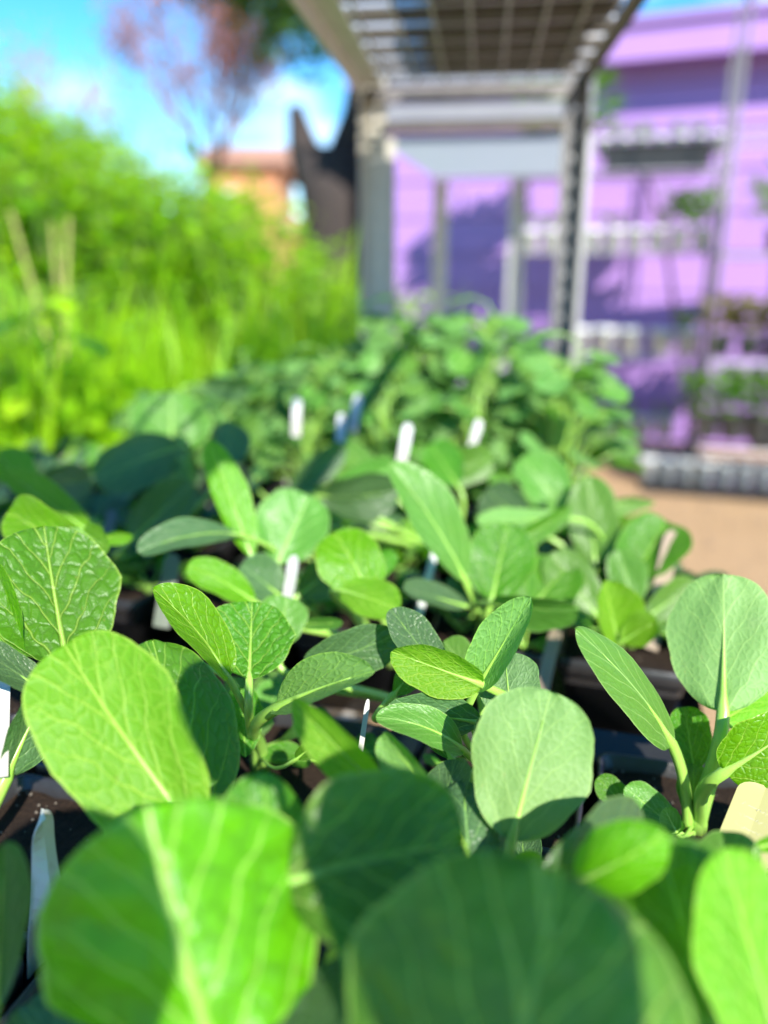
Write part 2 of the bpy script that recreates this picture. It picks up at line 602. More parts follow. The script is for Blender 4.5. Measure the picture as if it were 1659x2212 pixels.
for i in range(7):
    link('long_wire', lw, rk, (X0 + .07 + i * .061, 0, ZTOP + .0005))
# lower deck
for x, s in ((X0, 1), (X1, -1)):
    MB().box((min(x + .006 * s, x + .04 * s), Y0 + .08, ZDECK - .045), (max(x + .006 * s, x + .04 * s), Y1 - .09, ZDECK - .004)).obj('side_rail', M['steel'], rk)
dm = MB().box((X0 + .008, -.02, -.003), (X1 - .008, .02, .003)).mesh('deck_slat', M['steel'])
y = Y0 + .1
while y < Y1 - .06:
    link('deck_slat', dm, rk, (0, y, ZDECK - .0005))
    y += .075
of = thing('added_frame', 'added unseen overhead frame holding the rack shelf, replacing posts that would shade the plants', 'frame')  # added out of view, standing where its posts shade no visible plant
for x in (-1.1, 1.1):
    MB().box((x - .03, .05, 0), (x + .03, .11, 2.5)).obj('post', M['steel'], of)
MB().box((-1.13, .05, 2.502), (1.13, .11, 2.56)).obj('beam', M['steel'], of)
# neighbouring low bench on the left
lb = thing('low_bench', 'low galvanized bench left of the rack holding dark leafy trays', 'bench')
dm = MB().box((-1.2, -.02, -.003), (X0 - .02, .02, .003)).mesh('deck_slat', M['steel'])
y = .02
while y < 1.9:
    link('deck_slat', dm, lb, (0, y, ZDECK - .0005))
    y += .075
for x in (-1.16, X0 - .06):
    MB().box((x, 0, ZDECK - .05), (x + .035, 1.9, ZDECK - .005)).obj('side_rail', M['steel'], lb)
    for y in (.03, 1.84):
        MB().box((x, y, 0), (x + .035, y + .035, ZDECK - .052)).obj('leg', M['steel'], lb)
# second rack behind, sheet shelves
r2 = thing('sheet_topped_rack', 'narrow rack with pale sheet shelf standing behind the plant rack', 'rack')
ya, yb = 2.10, 3.42
for (x, y, sx, sy) in ((-.29, ya, 1, 1), (.25, ya, -1, 1), (-.215, yb, 1, -1), (.155, yb, -1, -1)):
    angle_post(1.515 if y < 3 else 1.553, .06, True, sx, sy).obj('post', M['post'] if x < 0 else M['steel'], r2, (x, y, 0))
st = MB()
st.add([(-.285, ya + .01, 1.517), (.245, ya + .01, 1.517), (.28, yb, 1.56), (-.21, yb, 1.56), (-.285, ya + .01, 1.521), (.245, ya + .01, 1.521), (.28, yb, 1.564), (-.21, yb, 1.564)],
       [(3, 2, 1, 0), (4, 5, 6, 7), (0, 1, 5, 4), (1, 2, 6, 5), (2, 3, 7, 6), (3, 0, 4, 7)])
st.obj('shelf_sheet', M['sheet'], r2)
for k_, (z0, z1) in enumerate(((1.548, 1.585), (1.592, 1.622), (1.629, 1.652))):
    MB().box((-.29, ya - .012 - k_ * .004, z0), (.245, ya + .004 - k_ * .004, z1)).obj('apron_rail', M['apron'], r2)
MB().box((-.29, ya - .014, 1.523), (.245, ya + .006, 1.543)).obj('shelf_edge', M['darkslat'], r2)
MB().box((-.2, ya + .1, .74), (.16, yb - .02, .76)).obj('deck', M['steel'], r2)


# ------------------------------------------------------------------ leaf builder
def prof(t, a, b):
    tm = a / (a + b)
    return (max(t, 0) ** a * max(1 - t, 0) ** b) / (tm ** a * (1 - tm) ** b)


def leaf_mesh(B, T, n, wd, bend=0., cup=.25, fold=0., wave=.035, pk=.02, a=.62, b=.42, seed=0, nu=12, nv=18, mat=None, twist=0., ser=.007):
    ax = T - B
    Ln = ax.length
    ax = ax / Ln
    n = (n - ax * n.dot(ax)).normalized()
    W = ax.cross(n).normalized()
    hw = wd / 2
    rr = random.Random(seed)
    ph = rr.random() * 6.28
    vs, uvs, eds = [], [], []
    asym = rr.uniform(-.11, .11)
    twist = twist or rr.uniform(-.22, .22)
    ph2 = rr.random() * 6.28
    for j in range(nv + 1):
        t = .5 - .5 * math.cos(PI * j / nv)
        pw = prof(t, a, b)
        if j in (0,):
            pw = .06
        if j == nv:
            pw = .02
        m = B + ax * (t * Ln) + n * (bend * Ln * 4 * t * (1 - t))
        tg = ax + n * (bend * 4 * (1 - 2 * t))
        tg.normalize()
        nt_ = (n - tg * n.dot(tg)).normalized()
        if twist:
            q = Matrix.Rotation(twist * (t - .4), 3, tg)
            nt_ = q @ nt_
        Wt = tg.cross(nt_)
        Wt = Wt if Wt.dot(W) > 0 else -Wt
        for i in range(nu + 1):
            s = -1 + 2 * i / nu
            h = hw * pw
            jag = 1 + asym * s + (.034 * math.sin(t * 9 + ph2 + s * 2) + .024 * math.sin(t * 17 + ph + 3 * s)) * abs(s) + (ser * math.sin(t * 55 + ph + s) + ser * .8 * math.sin(t * 23 + s * 2)) * (abs(s) > .95)
            qv = 4.3 * (t - .33 * abs(s) * pw) + (.23 if s > 0 else -.23)
            pz = pk * wd * abs(math.sin(PI * qv)) * 4 * abs(s) * (1 - abs(s)) * .6
            z = h * (cup * s * s + fold * abs(s)) + wave * wd * math.sin(t * 8 + ph + (2.1 if s > 0 else 0)) * s * s + pz
            z += wd * .012 * math.sin(7 * s + 5 * t + ph)
            wf = math.sqrt(max(.1, 1 - min(.9, (abs(fold) + cup * .5) ** 2 * .7)))
            vs.append(m + Wt * (s * h * jag * wf) + nt_ * z)
            uvs.append((.5 + .5 * s * pw, t))
            eds.append((abs(s), t))
    me = bpy.data.meshes.new('leaf')
    w1 = nu + 1
    # faces wound so the mesh normal is the leaf's upper side (n)
    fs = [(j * w1 + i, (j + 1) * w1 + i, (j + 1) * w1 + i + 1, j * w1 + i + 1) for j in range(nv) for i in range(nu)]
    p0, p1, p2 = vs[fs[len(fs) // 2][0]], vs[fs[len(fs) // 2][1]], vs[fs[len(fs) // 2][2]]
    if (p1 - p0).cross(p2 - p1).dot(n) < 0:
        fs = [f[::-1] for f in fs]
    me.from_pydata(vs, [], fs)
    uvl = me.uv_layers.new(name='UVMap')
    uve = me.uv_layers.new(name='EdgeMap')
    uvl = me.uv_layers['UVMap']
    for p_ in me.polygons:
        p_.use_smooth = True
        for li in p_.loop_indices:
            uvl.data[li].uv = uvs[me.loops[li].vertex_index]
            uve.data[li].uv = eds[me.loops[li].vertex_index]
    if mat:
        me.materials.append(mat)
    me.update()
    return me


def stalk_mb(base, B, T, n, bend, r0, r1, run=.8):
    """stalk from the plant base into the blade and up its underside as the midrib"""
    ax = (T - B)
    Ln = ax.length
    axn = ax / Ln
    n = (n - axn * n.dot(axn)).normalized()
    start = (axn + n * bend * 4).normalized()
    d = (B - base).length
    c1 = base + (V((0, 0, 1)) * .6 + (B - base).normalized() * .6).normalized() * d * .35
    c2 = B - start * d * .35
    pts, rd = [], []
    for i in range(9):
        t = i / 8
        p = base * (1 - t) ** 3 + c1 * 3 * t * (1 - t) ** 2 + c2 * 3 * t * t * (1 - t) + B * t ** 3
        pts.append(p)
        rd.append(r0 + (r1 - r0) * t ** .8)
    for i in range(1, 8):
        t = run * i / 7
        pts.append(B + axn * (t * Ln) + n * (bend * Ln * 4 * t * (1 - t)) - n * r1 * .15 * (1 - i / 7))
        rd.append(max(.0003, r1 * .72 * (1 - i / 7) ** 1.5))
    return MB().tube(pts, rd, 8, .72, side=axn.cross(n))


SEED = [100]


def add_leaf(plant, origin, base, B, T, n, wd, mat='leaf', stalk=True, r0=.0045, r1=.0026, hi=True, **kw):
    SEED[0] += 1
    me = leaf_mesh(B - origin, T - origin, n, wd, mat=M[mat], seed=SEED[0], nu=14 if hi else 6, nv=32 if hi else 9, **kw)
    lf = link('leaf', me, plant)
    if stalk:
        sb = stalk_mb(base - origin, B - origin, T - origin, n, kw.get('bend', 0.), r0, r1)
        sb.obj('stalk', M['stalk'], lf, smooth=True)
    return lf


def hero(label, base, leaves, cat='plant', name='bok_choy', group=None):
    """base: world point on the soil; leaves: B, T as (px, py, metres ahead), width in px at their distance"""
    root = thing(name, label, cat, base, 0, group)
    for lf in leaves:
        Bp, Tp, wpx = lf['B'], lf['T'], lf['w']
        B, T = P(*Bp), P(*Tp)
        dm_ = (Bp[2] + Tp[2]) / 2
        wd = wpx * dm_ / F
        vd = (CAM - (B + T) / 2).normalized()
        ax = (T - B).normalized()
        n = (vd - ax * vd.dot(ax)).normalized()
        n = Matrix.Rotation(R(lf.get('roll', 0)), 3, ax) @ n
        if lf.get('under'):
            n = -n
        kw = {k_: lf[k_] for k_ in ('bend', 'cup', 'fold', 'wave', 'pk', 'a', 'b', 'twist') if k_ in lf}
        if lf.get('under'):            # bend, cup and fold are given as seen from the front
            for k_ in ('bend', 'cup', 'fold'):
                kw[k_] = -kw.get(k_, .25 if k_ == 'cup' else 0.)
        bs = V(base) + V((random.Random(SEED[0]).uniform(-.004, .004), random.Random(SEED[0] + 7).uniform(-.004, .004), 0))
        if 'base' in lf:
            bs = P(*lf['base'])
        add_leaf(root, V(base), bs, B, T, n, wd, lf.get('m', 'leaf'), lf.get('stalk', True), lf.get('r0', .0045), lf.get('r1', .0026), **kw)
    return root


def rosette(origin, nleaf, size, rnd, mat='leaf', hi=False, lift=.7, wr=.62, name='bok_choy', stalkr=.003, spread=1.0):
    root = link(name, None, None, origin)
    az0 = rnd.random() * 6.28
    for i in range(nleaf):
        az = az0 + i * 2.4 + rnd.uniform(-.3, .3)
        inner = i / max(1, nleaf - 1)
        ln = size * rnd.uniform(.85, 1.1) * (1 - .35 * inner)
        el = R(lift * 90) * (.55 + .5 * inner) * rnd.uniform(.85, 1.1)
        h = V((math.cos(az), math.sin(az), 0))
        d = h * math.cos(el) * spread + V((0, 0, 1)) * math.sin(el)
        B = d * ln * rnd.uniform(.42, .55)
        el2 = el * rnd.uniform(.45, 1.0)
        d2 = h * math.cos(el2) + V((0, 0, 1)) * math.sin(el2)
        d2 = (d2 + V((rnd.uniform(-.25, .25), rnd.uniform(-.25, .25), 0))).normalized()
        bl = ln * rnd.uniform(.58, .75)
        T = B + d2 * bl
        n = V((0, 0, 1)) * math.cos(el2) - h * math.sin(el2)
        n = (n + V((rnd.uniform(-.3, .3), rnd.uniform(-.3, .3), 0))).normalized()
        add_leaf(root, V((0, 0, 0)), V((0, 0, -.002)), B, T, n, bl * wr * rnd.uniform(.9, 1.15) * 1.15, mat, True, stalkr * 1.3, stalkr * .8, hi,
                 bend=rnd.uniform(-.02, .1), cup=rnd.uniform(.1, .4), wave=rnd.uniform(.01, .05), a=rnd.uniform(.5, .7), b=rnd.uniform(.38, .48))
    return root


# ------------------------------------------------------------------ pots and trays
def rrect(w_, r_, z, n=3, seed=None):
    pts = []
    for cx, cy, a0 in ((w_ - r_, w_ - r_, 0), (-w_ + r_, w_ - r_, 90), (-w_ + r_, -w_ + r_, 180), (w_ - r_, -w_ + r_, 270)):
        for i in range(n + 1):
            a = R(a0 + 90 * i / n)
            pts.append((cx + r_ * math.cos(a), cy + r_ * math.sin(a), z))
    return pts


PW = .0625
pm = MB()
pm.rings([rrect(.046, .010, 0), rrect(.057, .011, .068), rrect(.0605, .011, .0695), rrect(PW, .011, .088), rrect(PW - .002, .011, .089), rrect(PW - .004, .010, .0875), rrect(PW - .0055, .010, .060)])
pot_mesh = pm.mesh('pot', M['pot'], True)


def soil_mesh(seed):
    m = MB()
    n = 12
    vs = []
    for j in range(n + 1):
        for i in range(n + 1):
            x = (-1 + 2 * i / n) * .0575
            y = (-1 + 2 * j / n) * .0575
            z = .076 + noise.noise(V((x * 60 + seed * 9, y * 60, seed))) * .004 + noise.noise(V((x * 160, y * 160, seed * 3))) * .0025
            vs.append((x, y, z))
    m.add(vs, [(j * (n + 1) + i, j * (n + 1) + i + 1, (j + 1) * (n + 1) + i + 1, (j + 1) * (n + 1) + i) for j in range(n) for i in range(n)])
    return m.mesh('soil', M['soil'], True)


def grit_mesh(seed):
    rr = random.Random(seed)
    m = MB()
    for _ in range(46):
        x, y = rr.uniform(-.053, .053), rr.uniform(-.053, .053)
        r_ = rr.uniform(.0006, .0016) * (1.6 if rr.random() < .1 else 1)
        c = V((x, y, .079 + rr.uniform(-.001, .002)))
        vs = [c + V((rr.uniform(.6, 1.2) * r_ * a, rr.uniform(.6, 1.2) * r_ * b, rr.uniform(.6, 1.1) * r_ * d)) for a, b, d in ((1, 0, 0), (-1, 0, 0), (0, 1, 0), (0, -1, 0), (0, 0, 1), (0, 0, -1))]
        m.add(vs, [(0, 2, 4), (2, 1, 4), (1, 3, 4), (3, 0, 4), (2, 0, 5), (1, 2, 5), (3, 1, 5), (0, 3, 5)])
    return m.mesh('perlite', M['perlite'])


soils = [soil_mesh(i) for i in range(4)]
grits = [grit_mesh(i) for i in range(4)]
ORD = ['first', 'second', 'third', 'fourth', 'fifth', 'sixth', 'seventh', 'eighth']
TRAYN = [0]
POTS = {}


def tray_mesh(nx_, ny_, hgt, flare):
    hx, hy = nx_ * .0675 + .003, ny_ * .0675 + .003
    m = MB()

    def loop(e, z):
        return [(hx + e, hy + e, z), (-hx - e, hy + e, z), (-hx - e, -hy - e, z), (hx + e, -hy - e, z)]
    m.rings([loop(-.004, 0), loop(0, hgt - .014), loop(.004, hgt - .012), loop(.004 + flare, hgt), loop(.004 + flare, hgt + .002), loop(.002, hgt - .009), loop(-.001, hgt - .012), loop(-.005, .003)], True, True)
    return m.mesh('nursery_tray', M['traydark'])


def tray(anchor, row, col, rot, nx_, ny_, hgt, flare, key, label, tag_pots):
    """anchor is the centre of the pot at (col, row); rows count away from the camera"""
    u = V((math.cos(rot), math.sin(rot), 0))
    v = V((-math.sin(rot), math.cos(rot), 0))
    c = V((*anchor, 0)) + u * (((nx_ - 1) / 2 - col) * .135) + v * (((ny_ - 1) / 2 - row) * .135)
    me = tray_mesh(nx_, ny_, hgt, flare)
    t_ = link('nursery_tray', me, None, (c.x, c.y, ZDECK + .0035), (0, 0, rot))
    tag(t_, label, 'tray', 'black nursery trays on the deck')
    for j in range(ny_):
        for i in range(nx_):
            q = c + u * ((i - (nx_ - 1) / 2) * .135) + v * ((j - (ny_ - 1) / 2) * .135)
            side = 'left' if i == 0 else 'right' if i == nx_ - 1 else 'middle'
            pt = thing('plant_pot', 'black square soil pot, %s row, %s side, %s' % (ORD[j], side, tag_pots), 'pot', (q.x, q.y, ZDECK + .0075), rot + random.Random(j * 7 + i).uniform(-.03, .03), 'square black pots in the trays')
            link('pot_shell', pot_mesh, pt)
            s_ = link('soil', soils[(i + j) % 4], pt, None, (0, 0, 0))
            tag(link('perlite', grits[(i * 3 + j) % 4], s_), kind='stuff')
            POTS[(key, i, j)] = V((q.x, q.y, ZDECK + .0075 + .078))
    return t_


RZ = R(-9)
tray((.157, .474), 3, 1, RZ, 2, 4, .088, .020, 'R1', 'black deep tray with wide flared rim at the near right corner', 'near right tray')
tray((-.130, .503), 3, 1, RZ, 2, 4, .060, .006, 'L1', 'black tray at the near left, left of the flared one', 'near left tray')
tray((.157, .745), 0, 1, RZ, 2, 3, .030, .006, 'R2', 'shallow black tray in the middle right', 'middle right tray')
tray((-.126, .79), 0, 1, RZ, 2, 3, .030, .006, 'L2', 'shallow black tray in the middle, left of centre', 'middle left tray')
tray((-.43, .60), 3, 1, RZ, 2, 4, .060, .006, 'M1', 'black tray at the left edge of the photo, nearest the camera', 'near outer left tray')
tray((-.43, .84), 0, 1, RZ, 2, 3, .030, .006, 'M2', 'shallow black tray at the left on the low bench', 'far left tray')
tray((-.74, .90), 0, 1, RZ, 2, 4, .030, .006, 'N2', 'shallow black tray at the outer left end of the low bench', 'outer left tray')
tray((.135, 1.24), 0, 1, R(-2), 2, 4, .030, .006, 'R3', 'shallow black tray under the big squash leaves at the right', 'far right tray')
tray((-.155, 1.26), 0, 1, R(-2), 2, 4, .030, .006, 'L3', 'shallow black tray under the squash leaves, left of the rack post', 'far middle tray')
tray((-.46, 1.34), 0, 1, R(-5), 2, 3, .030, .006, 'M3', 'shallow black tray at the far left of the squash plants', 'far outer tray')
ZS = .828

# ------------------------------------------------------------------ the plants one can point at
YG = 'young bok choy plants in the near trays'
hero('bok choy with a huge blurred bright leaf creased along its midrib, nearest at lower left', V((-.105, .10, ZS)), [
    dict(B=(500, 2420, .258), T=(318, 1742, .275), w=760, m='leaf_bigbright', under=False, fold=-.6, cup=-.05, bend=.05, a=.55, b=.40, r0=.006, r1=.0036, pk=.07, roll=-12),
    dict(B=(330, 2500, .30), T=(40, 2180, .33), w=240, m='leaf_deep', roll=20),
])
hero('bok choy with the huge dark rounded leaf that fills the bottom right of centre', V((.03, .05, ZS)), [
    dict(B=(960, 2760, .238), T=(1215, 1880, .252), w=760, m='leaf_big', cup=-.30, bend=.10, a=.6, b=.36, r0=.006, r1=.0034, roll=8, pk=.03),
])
hero('bok choy with a broad dark leaf lying sideways, a round leaf beside it, centre foreground', V((-.075, .215, ZS)), [
    dict(B=(628, 1905, .30), T=(1000, 1822, .32), w=395, m='leaf_big', cup=.20, bend=.10, roll=-12, a=.5, b=.42, pk=.02),
    dict(B=(550, 2010, .325), T=(572, 1668, .335), w=222, m='leaf', cup=-.4, bend=.12, roll=12, a=.5, b=.42, pk=.0),
    dict(B=(745, 2060, .30), T=(760, 2330, .24), w=320, m='leaf_deep', roll=20),
])
hero('bok choy with a bright yellow-green oval leaf leaning left behind the nearest leaf', V((-.20, .30, ZS)), [
    dict(B=(420, 1800, .375), T=(140, 1395, .40), w=300, m='leaf_bright', under=True, cup=.06, fold=.18, bend=.04, roll=-14, a=.52, b=.40, r1=.0034, pk=.012),
    dict(B=(430, 1790, .40), T=(330, 1384, .445), w=255, m='leaf', cup=-.10, bend=.03, roll=12, a=.50, b=.42),
])
hero('bok choy at the left edge with a sunlit netted leaf crossed by a round shadow', V((-.325, .51, ZS)), [
    dict(B=(145, 1440, .50), T=(95, 1138, .54), w=268, m='leaf_crinkle', cup=.12, bend=-.03, a=.5, b=.42, roll=8, pk=.02),
    dict(B=(60, 1440, .50), T=(-40, 1200, .52), w=170, m='leaf_bright', roll=-40, fold=.3),
    dict(B=(110, 1500, .45), T=(-60, 1395, .43), w=95, m='leaf_deep', roll=38),
])
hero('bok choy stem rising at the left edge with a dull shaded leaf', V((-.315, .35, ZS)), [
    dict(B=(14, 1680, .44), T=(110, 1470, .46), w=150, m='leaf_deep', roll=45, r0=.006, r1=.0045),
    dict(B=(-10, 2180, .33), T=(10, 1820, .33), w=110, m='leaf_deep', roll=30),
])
hero('upright bok choy left of centre with a glossy crinkled leaf and thick yellow-green stalks', V((-.158, .500, ZS)), [
    dict(B=(538, 1468, .505), T=(545, 1300, .535), w=200, m='leaf_crinkle', cup=.22, bend=-.08, a=.50, b=.42, pk=.03),
    dict(B=(492, 1462, .49), T=(330, 1270, .465), w=150, m='leaf_bright', cup=.1, fold=.3, roll=50, bend=.05, a=.5, b=.55),
    dict(B=(598, 1530, .475), T=(808, 1450, .43), w=120, m='leaf', under=True, fold=.35, roll=-38, bend=.04, r0=.0062, r1=.0045, a=.48, b=.55),
    dict(B=(530, 1635, .535), T=(522, 1485, .55), w=88, m='leaf_crinkle', cup=.5, roll=10, stalk=False, pk=.03),
    dict(B=(640, 1640, .51), T=(690, 1600, .50), w=45, m='leaf', roll=30, r0=.002, r1=.0015),
    dict(B=(440, 1440, .55), T=(330, 1420, .57), w=60, m='leaf_bright', roll=45),
])
hero('bok choy with a narrow folded leaf arching down, left of the round frontal leaf', V((-.01, .33, ZS)), [
    dict(B=(915, 1770, .355), T=(632, 1508, .375), w=125, m='leaf_bright', under=True, cup=.1, fold=.3, roll=-42, bend=.05, a=.55, b=.6),
    dict(B=(945, 1725, .38), T=(825, 1588, .40), w=85, m='leaf', under=True, roll=-35, fold=.3),
])
hero('bok choy with a round pale leaf facing the camera, right of centre', V((.050, .345, ZS)), [
    dict(B=(1105, 1815, .392), T=(1190, 1493, .405), w=262, m='leaf_pale', under=True, cup=-.06, bend=-.02, a=.52, b=.40, roll=4, r0=.0042, r1=.003, pk=.012),
    dict(B=(1105, 1890, .385), T=(1165, 1845, .375), w=56, m='leaf_bright', roll=20, r0=.002, r1=.0015),
    dict(B=(1020, 1930, .385), T=(1000, 1688, .425), w=195, m='leaf_deep', cup=-.35, bend=.16, a=.5, b=.40),
    dict(B=(1130, 1985, .32), T=(1390, 1770, .37), w=190, m='leaf_deep', roll=20, cup=.1, bend=.1),
    dict(B=(930, 1830, .40), T=(985, 1640, .44), w=110, m='leaf_deep', roll=-30),
])
hero('tall bok choy in the near right corner with big round leaf and bright stalks', V((.159, .470, ZS)), [
    dict(B=(1562, 1535, .515), T=(1562, 1240, .545), w=232, m='leaf_pale', under=True, cup=-.10, fold=-.05, bend=-.03, a=.50, b=.42, r0=.0072, r1=.0042, roll=-6, pk=.016),
    dict(B=(1452, 1608, .50), T=(1243, 1358, .455), w=112, m='leaf_pale', under=False, cup=-.1, roll=38, bend=.06, a=.42, b=.5, r0=.0055, r1=.0042),
    dict(B=(1565, 1668, .49), T=(1735, 1555, .48), w=165, m='leaf_bright', cup=.15, roll=25, bend=.05, a=.4, b=.5, r0=.0058, r1=.0042),
    dict(B=(1500, 1665, .535), T=(1478, 1527, .55), w=92, m='leaf_crinkle', cup=.5, roll=15, stalk=False, pk=.035),
    dict(B=(1500, 1765, .53), T=(1498, 1650, .53), w=66, m='leaf', under=True, cup=.3, stalk=False, a=.4, b=.2),
    dict(B=(1560, 1560, .53), T=(1690, 1470, .55), w=120, m='leaf_bright', roll=40, under=True, stalk=False),
    dict(B=(1470, 1800, .52), T=(1350, 1700, .52), w=76, m='leaf_pale', roll=15, r0=.002, r1=.0016),
    dict(B=(1462, 1800, .51), T=(1435, 1745, .505), w=48, m='leaf_pale', roll=10, r0=.002, r1=.0016),
    dict(B=(1370, 1760, .53), T=(1290, 1680, .54), w=60, m='leaf', roll=10, r0=.002, r1=.0016),
])
hero('blurred bright bok choy at the lower right corner with curled leaves', V((.125, .235, ZS)), [
    dict(B=(1240, 1905, .32), T=(1440, 1800, .30), w=150, m='leaf_bright', cup=-.5, roll=10, bend=.16, a=.45, b=.45),
    dict(B=(1560, 2230, .30), T=(1425, 1800, .33), w=330, m='leaf', cup=-.25, bend=.12, roll=-14, a=.45, b=.40, pk=.03),
    dict(B=(1700, 2330, .285), T=(1560, 1835, .295), w=250, m='leaf_bright', under=True, fold=-.3, roll=25, a=.5, b=.45),
    dict(B=(1480, 1900, .37), T=(1640, 1830, .36), w=130, m='leaf_pale', roll=20, cup=-.4, bend=.12),
    dict(B=(1700, 1930, .33), T=(1720, 1750, .34), w=60, m='leaf_deep', roll=20),
    dict(B=(1620, 1835, .37), T=(1760, 1800, .36), w=45, m='leaf_bright', roll=30),
])
hero('crowded bok choy in the centre with many small folded leaves', V((.015, .500, ZS)), [
    dict(B=(1040, 1478, .47), T=(845, 1408, .455), w=105, m='leaf_bright', under=True, cup=.4, fold=.1, roll=-15, a=.5, b=.5),
    dict(B=(1035, 1560, .475), T=(835, 1530, .455), w=100, m='leaf_deep', roll=-20, cup=.1, a=.5, b=.5),
    dict(B=(1000, 1620, .46), T=(812, 1550, .445), w=95, m='leaf_pale', roll=35, bend=.14, a=.5, b=.5),
    dict(B=(955, 1462, .50), T=(845, 1316, .525), w=92, m='leaf_deep', roll=16, cup=.15, a=.5, b=.45),
    dict(B=(1028, 1490, .475), T=(1146, 1290, .455), w=105, m='leaf', under=True, fold=.45, roll=-22, a=.5, b=.55, r0=.004),
    dict(B=(1105, 1560, .475), T=(1090, 1411, .50), w=132, m='leaf_deep', cup=.1, roll=-6, under=True, a=.5, b=.42),
    dict(B=(975, 1640, .47), T=(900, 1500, .49), w=90, m='leaf', roll=25),
    dict(B=(1040, 1640, .455), T=(1090, 1540, .46), w=110, m='leaf_deep', roll=30),
    dict(B=(1010, 1450, .55), T=(960, 1385, .57), w=75, m='leaf_pale', roll=15),
])
hero('bok choy leaf in half shadow leaning right, behind the crinkled upright one', V((-.045, .585, ZS)), [
    dict(B=(655, 1445, .55), T=(862, 1368, .54), w=112, m='leaf_deep', cup=.12, roll=12, bend=.06, a=.5, b=.48),
    dict(B=(850, 1500, .52), T=(900, 1440, .53), w=60, m='leaf', roll=20),
    dict(B=(600, 1400, .62), T=(620, 1290, .64), w=110, m='leaf_pale', roll=10),
])
# ---- middle distance
hero('bok choy with one long ribbed leaf leaning left, in the middle of the bench', V((.012, .745, ZS)), [
    dict(B=(1005, 1255, .75), T=(842, 1000, .72), w=125, m='leaf_pale', roll=34, bend=.06, a=.6, b=.55, r0=.006, r1=.004),
    dict(B=(1062, 1295, .74), T=(1098, 1132, .775), w=148, m='leaf', cup=.15, a=.5, b=.42, r0=.006),
    dict(B=(1065, 1305, .70), T=(1250, 1318, .64), w=95, m='leaf_pale', roll=40, bend=.03, a=.5, b=.5),
    dict(B=(1130, 1330, .76), T=(1230, 1220, .80), w=135, m='leaf', roll=-10),
    dict(B=(1010, 1310, .74), T=(870, 1270, .70), w=60, m='leaf_deep', roll=30),
    dict(B=(1035, 1220, .80), T=(1235, 1100, .84), w=55, m='leaf', roll=35),
])
hero('bok choy with a glowing folded leaf and pale leaves at the middle right', V((.150, .742, ZS)), [
    dict(B=(1335, 1390, .73), T=(1305, 1255, .71), w=115, m='leaf_bright', under=True, fold=.4, roll=30, a=.5, b=.5, r0=.006),
    dict(B=(1345, 1385, .72), T=(1420, 1340, .70), w=75, m='leaf_bright', under=True, roll=-20),
    dict(B=(1370, 1315, .80), T=(1338, 1188, .82), w=84, m='leaf_pale', cup=.1),
    dict(B=(1395, 1335, .80), T=(1505, 1260, .80), w=80, m='leaf_pale', roll=15),
    dict(B=(1290, 1330, .78), T=(1190, 1195, .80), w=110, m='leaf_pale', roll=20),
    dict(B=(1355, 1270, .84), T=(1440, 1128, .88), w=150, m='leaf', roll=-15, fold=.3),
])
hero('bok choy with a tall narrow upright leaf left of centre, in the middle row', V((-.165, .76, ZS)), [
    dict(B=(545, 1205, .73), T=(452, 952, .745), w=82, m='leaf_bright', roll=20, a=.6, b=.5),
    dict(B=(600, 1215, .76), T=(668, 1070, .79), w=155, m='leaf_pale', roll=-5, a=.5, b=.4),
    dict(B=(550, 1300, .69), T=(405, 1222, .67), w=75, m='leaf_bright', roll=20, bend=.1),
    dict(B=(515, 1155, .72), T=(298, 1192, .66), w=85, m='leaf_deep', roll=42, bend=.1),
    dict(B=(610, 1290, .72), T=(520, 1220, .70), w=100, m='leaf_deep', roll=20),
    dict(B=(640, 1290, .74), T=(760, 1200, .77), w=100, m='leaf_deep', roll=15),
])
hero('bok choy with a curled bright leaf bending over itself in the centre of the bench', V((-.075, .68, ZS)), [
    dict(B=(800, 1285, .68), T=(722, 1150, .70), w=140, m='leaf_bright', cup=.1, roll=10, bend=.1, a=.45, b=.4),
    dict(B=(735, 1275, .67), T=(862, 1318, .64), w=92, m='leaf_bright', under=True, roll=-20, bend=.06),
    dict(B=(775, 1270, .70), T=(850, 1190, .70), w=60, m='leaf', roll=40),
    dict(B=(640, 1350, .66), T=(740, 1345, .62), w=30, m='leaf_pale', roll=20),
])
hero('bok choy with two long sunlit leaves at the left edge above the netted leaf', V((-.43, .66, ZS)), [
    dict(B=(195, 1150, .72), T=(8, 1015, .76), w=75, m='leaf_bright', roll=22, a=.6, b=.55),
    dict(B=(165, 1185, .64), T=(20, 1105, .66), w=120, m='leaf_bright', roll=-15, bend=.05),
    dict(B=(175, 1150, .66), T=(235, 1185, .62), w=70, m='leaf_bright', under=True, roll=20),
    dict(B=(200, 1165, .70), T=(285, 1155, .70), w=40, m='leaf_bright', under=True, roll=40),
    dict(B=(70, 1060, .85), T=(-10, 975, .88), w=90, m='leaf_bright', roll=15),
])
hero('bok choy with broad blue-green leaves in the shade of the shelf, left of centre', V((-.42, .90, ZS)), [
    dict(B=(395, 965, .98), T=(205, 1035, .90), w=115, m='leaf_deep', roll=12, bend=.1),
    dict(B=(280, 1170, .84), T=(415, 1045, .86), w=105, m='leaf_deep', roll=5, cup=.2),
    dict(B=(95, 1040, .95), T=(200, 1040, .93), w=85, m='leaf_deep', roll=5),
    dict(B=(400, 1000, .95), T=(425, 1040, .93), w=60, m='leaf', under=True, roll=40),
    dict(B=(480, 1010, .96), T=(505, 915, .98), w=85, m='leaf_deep', roll=15),
])
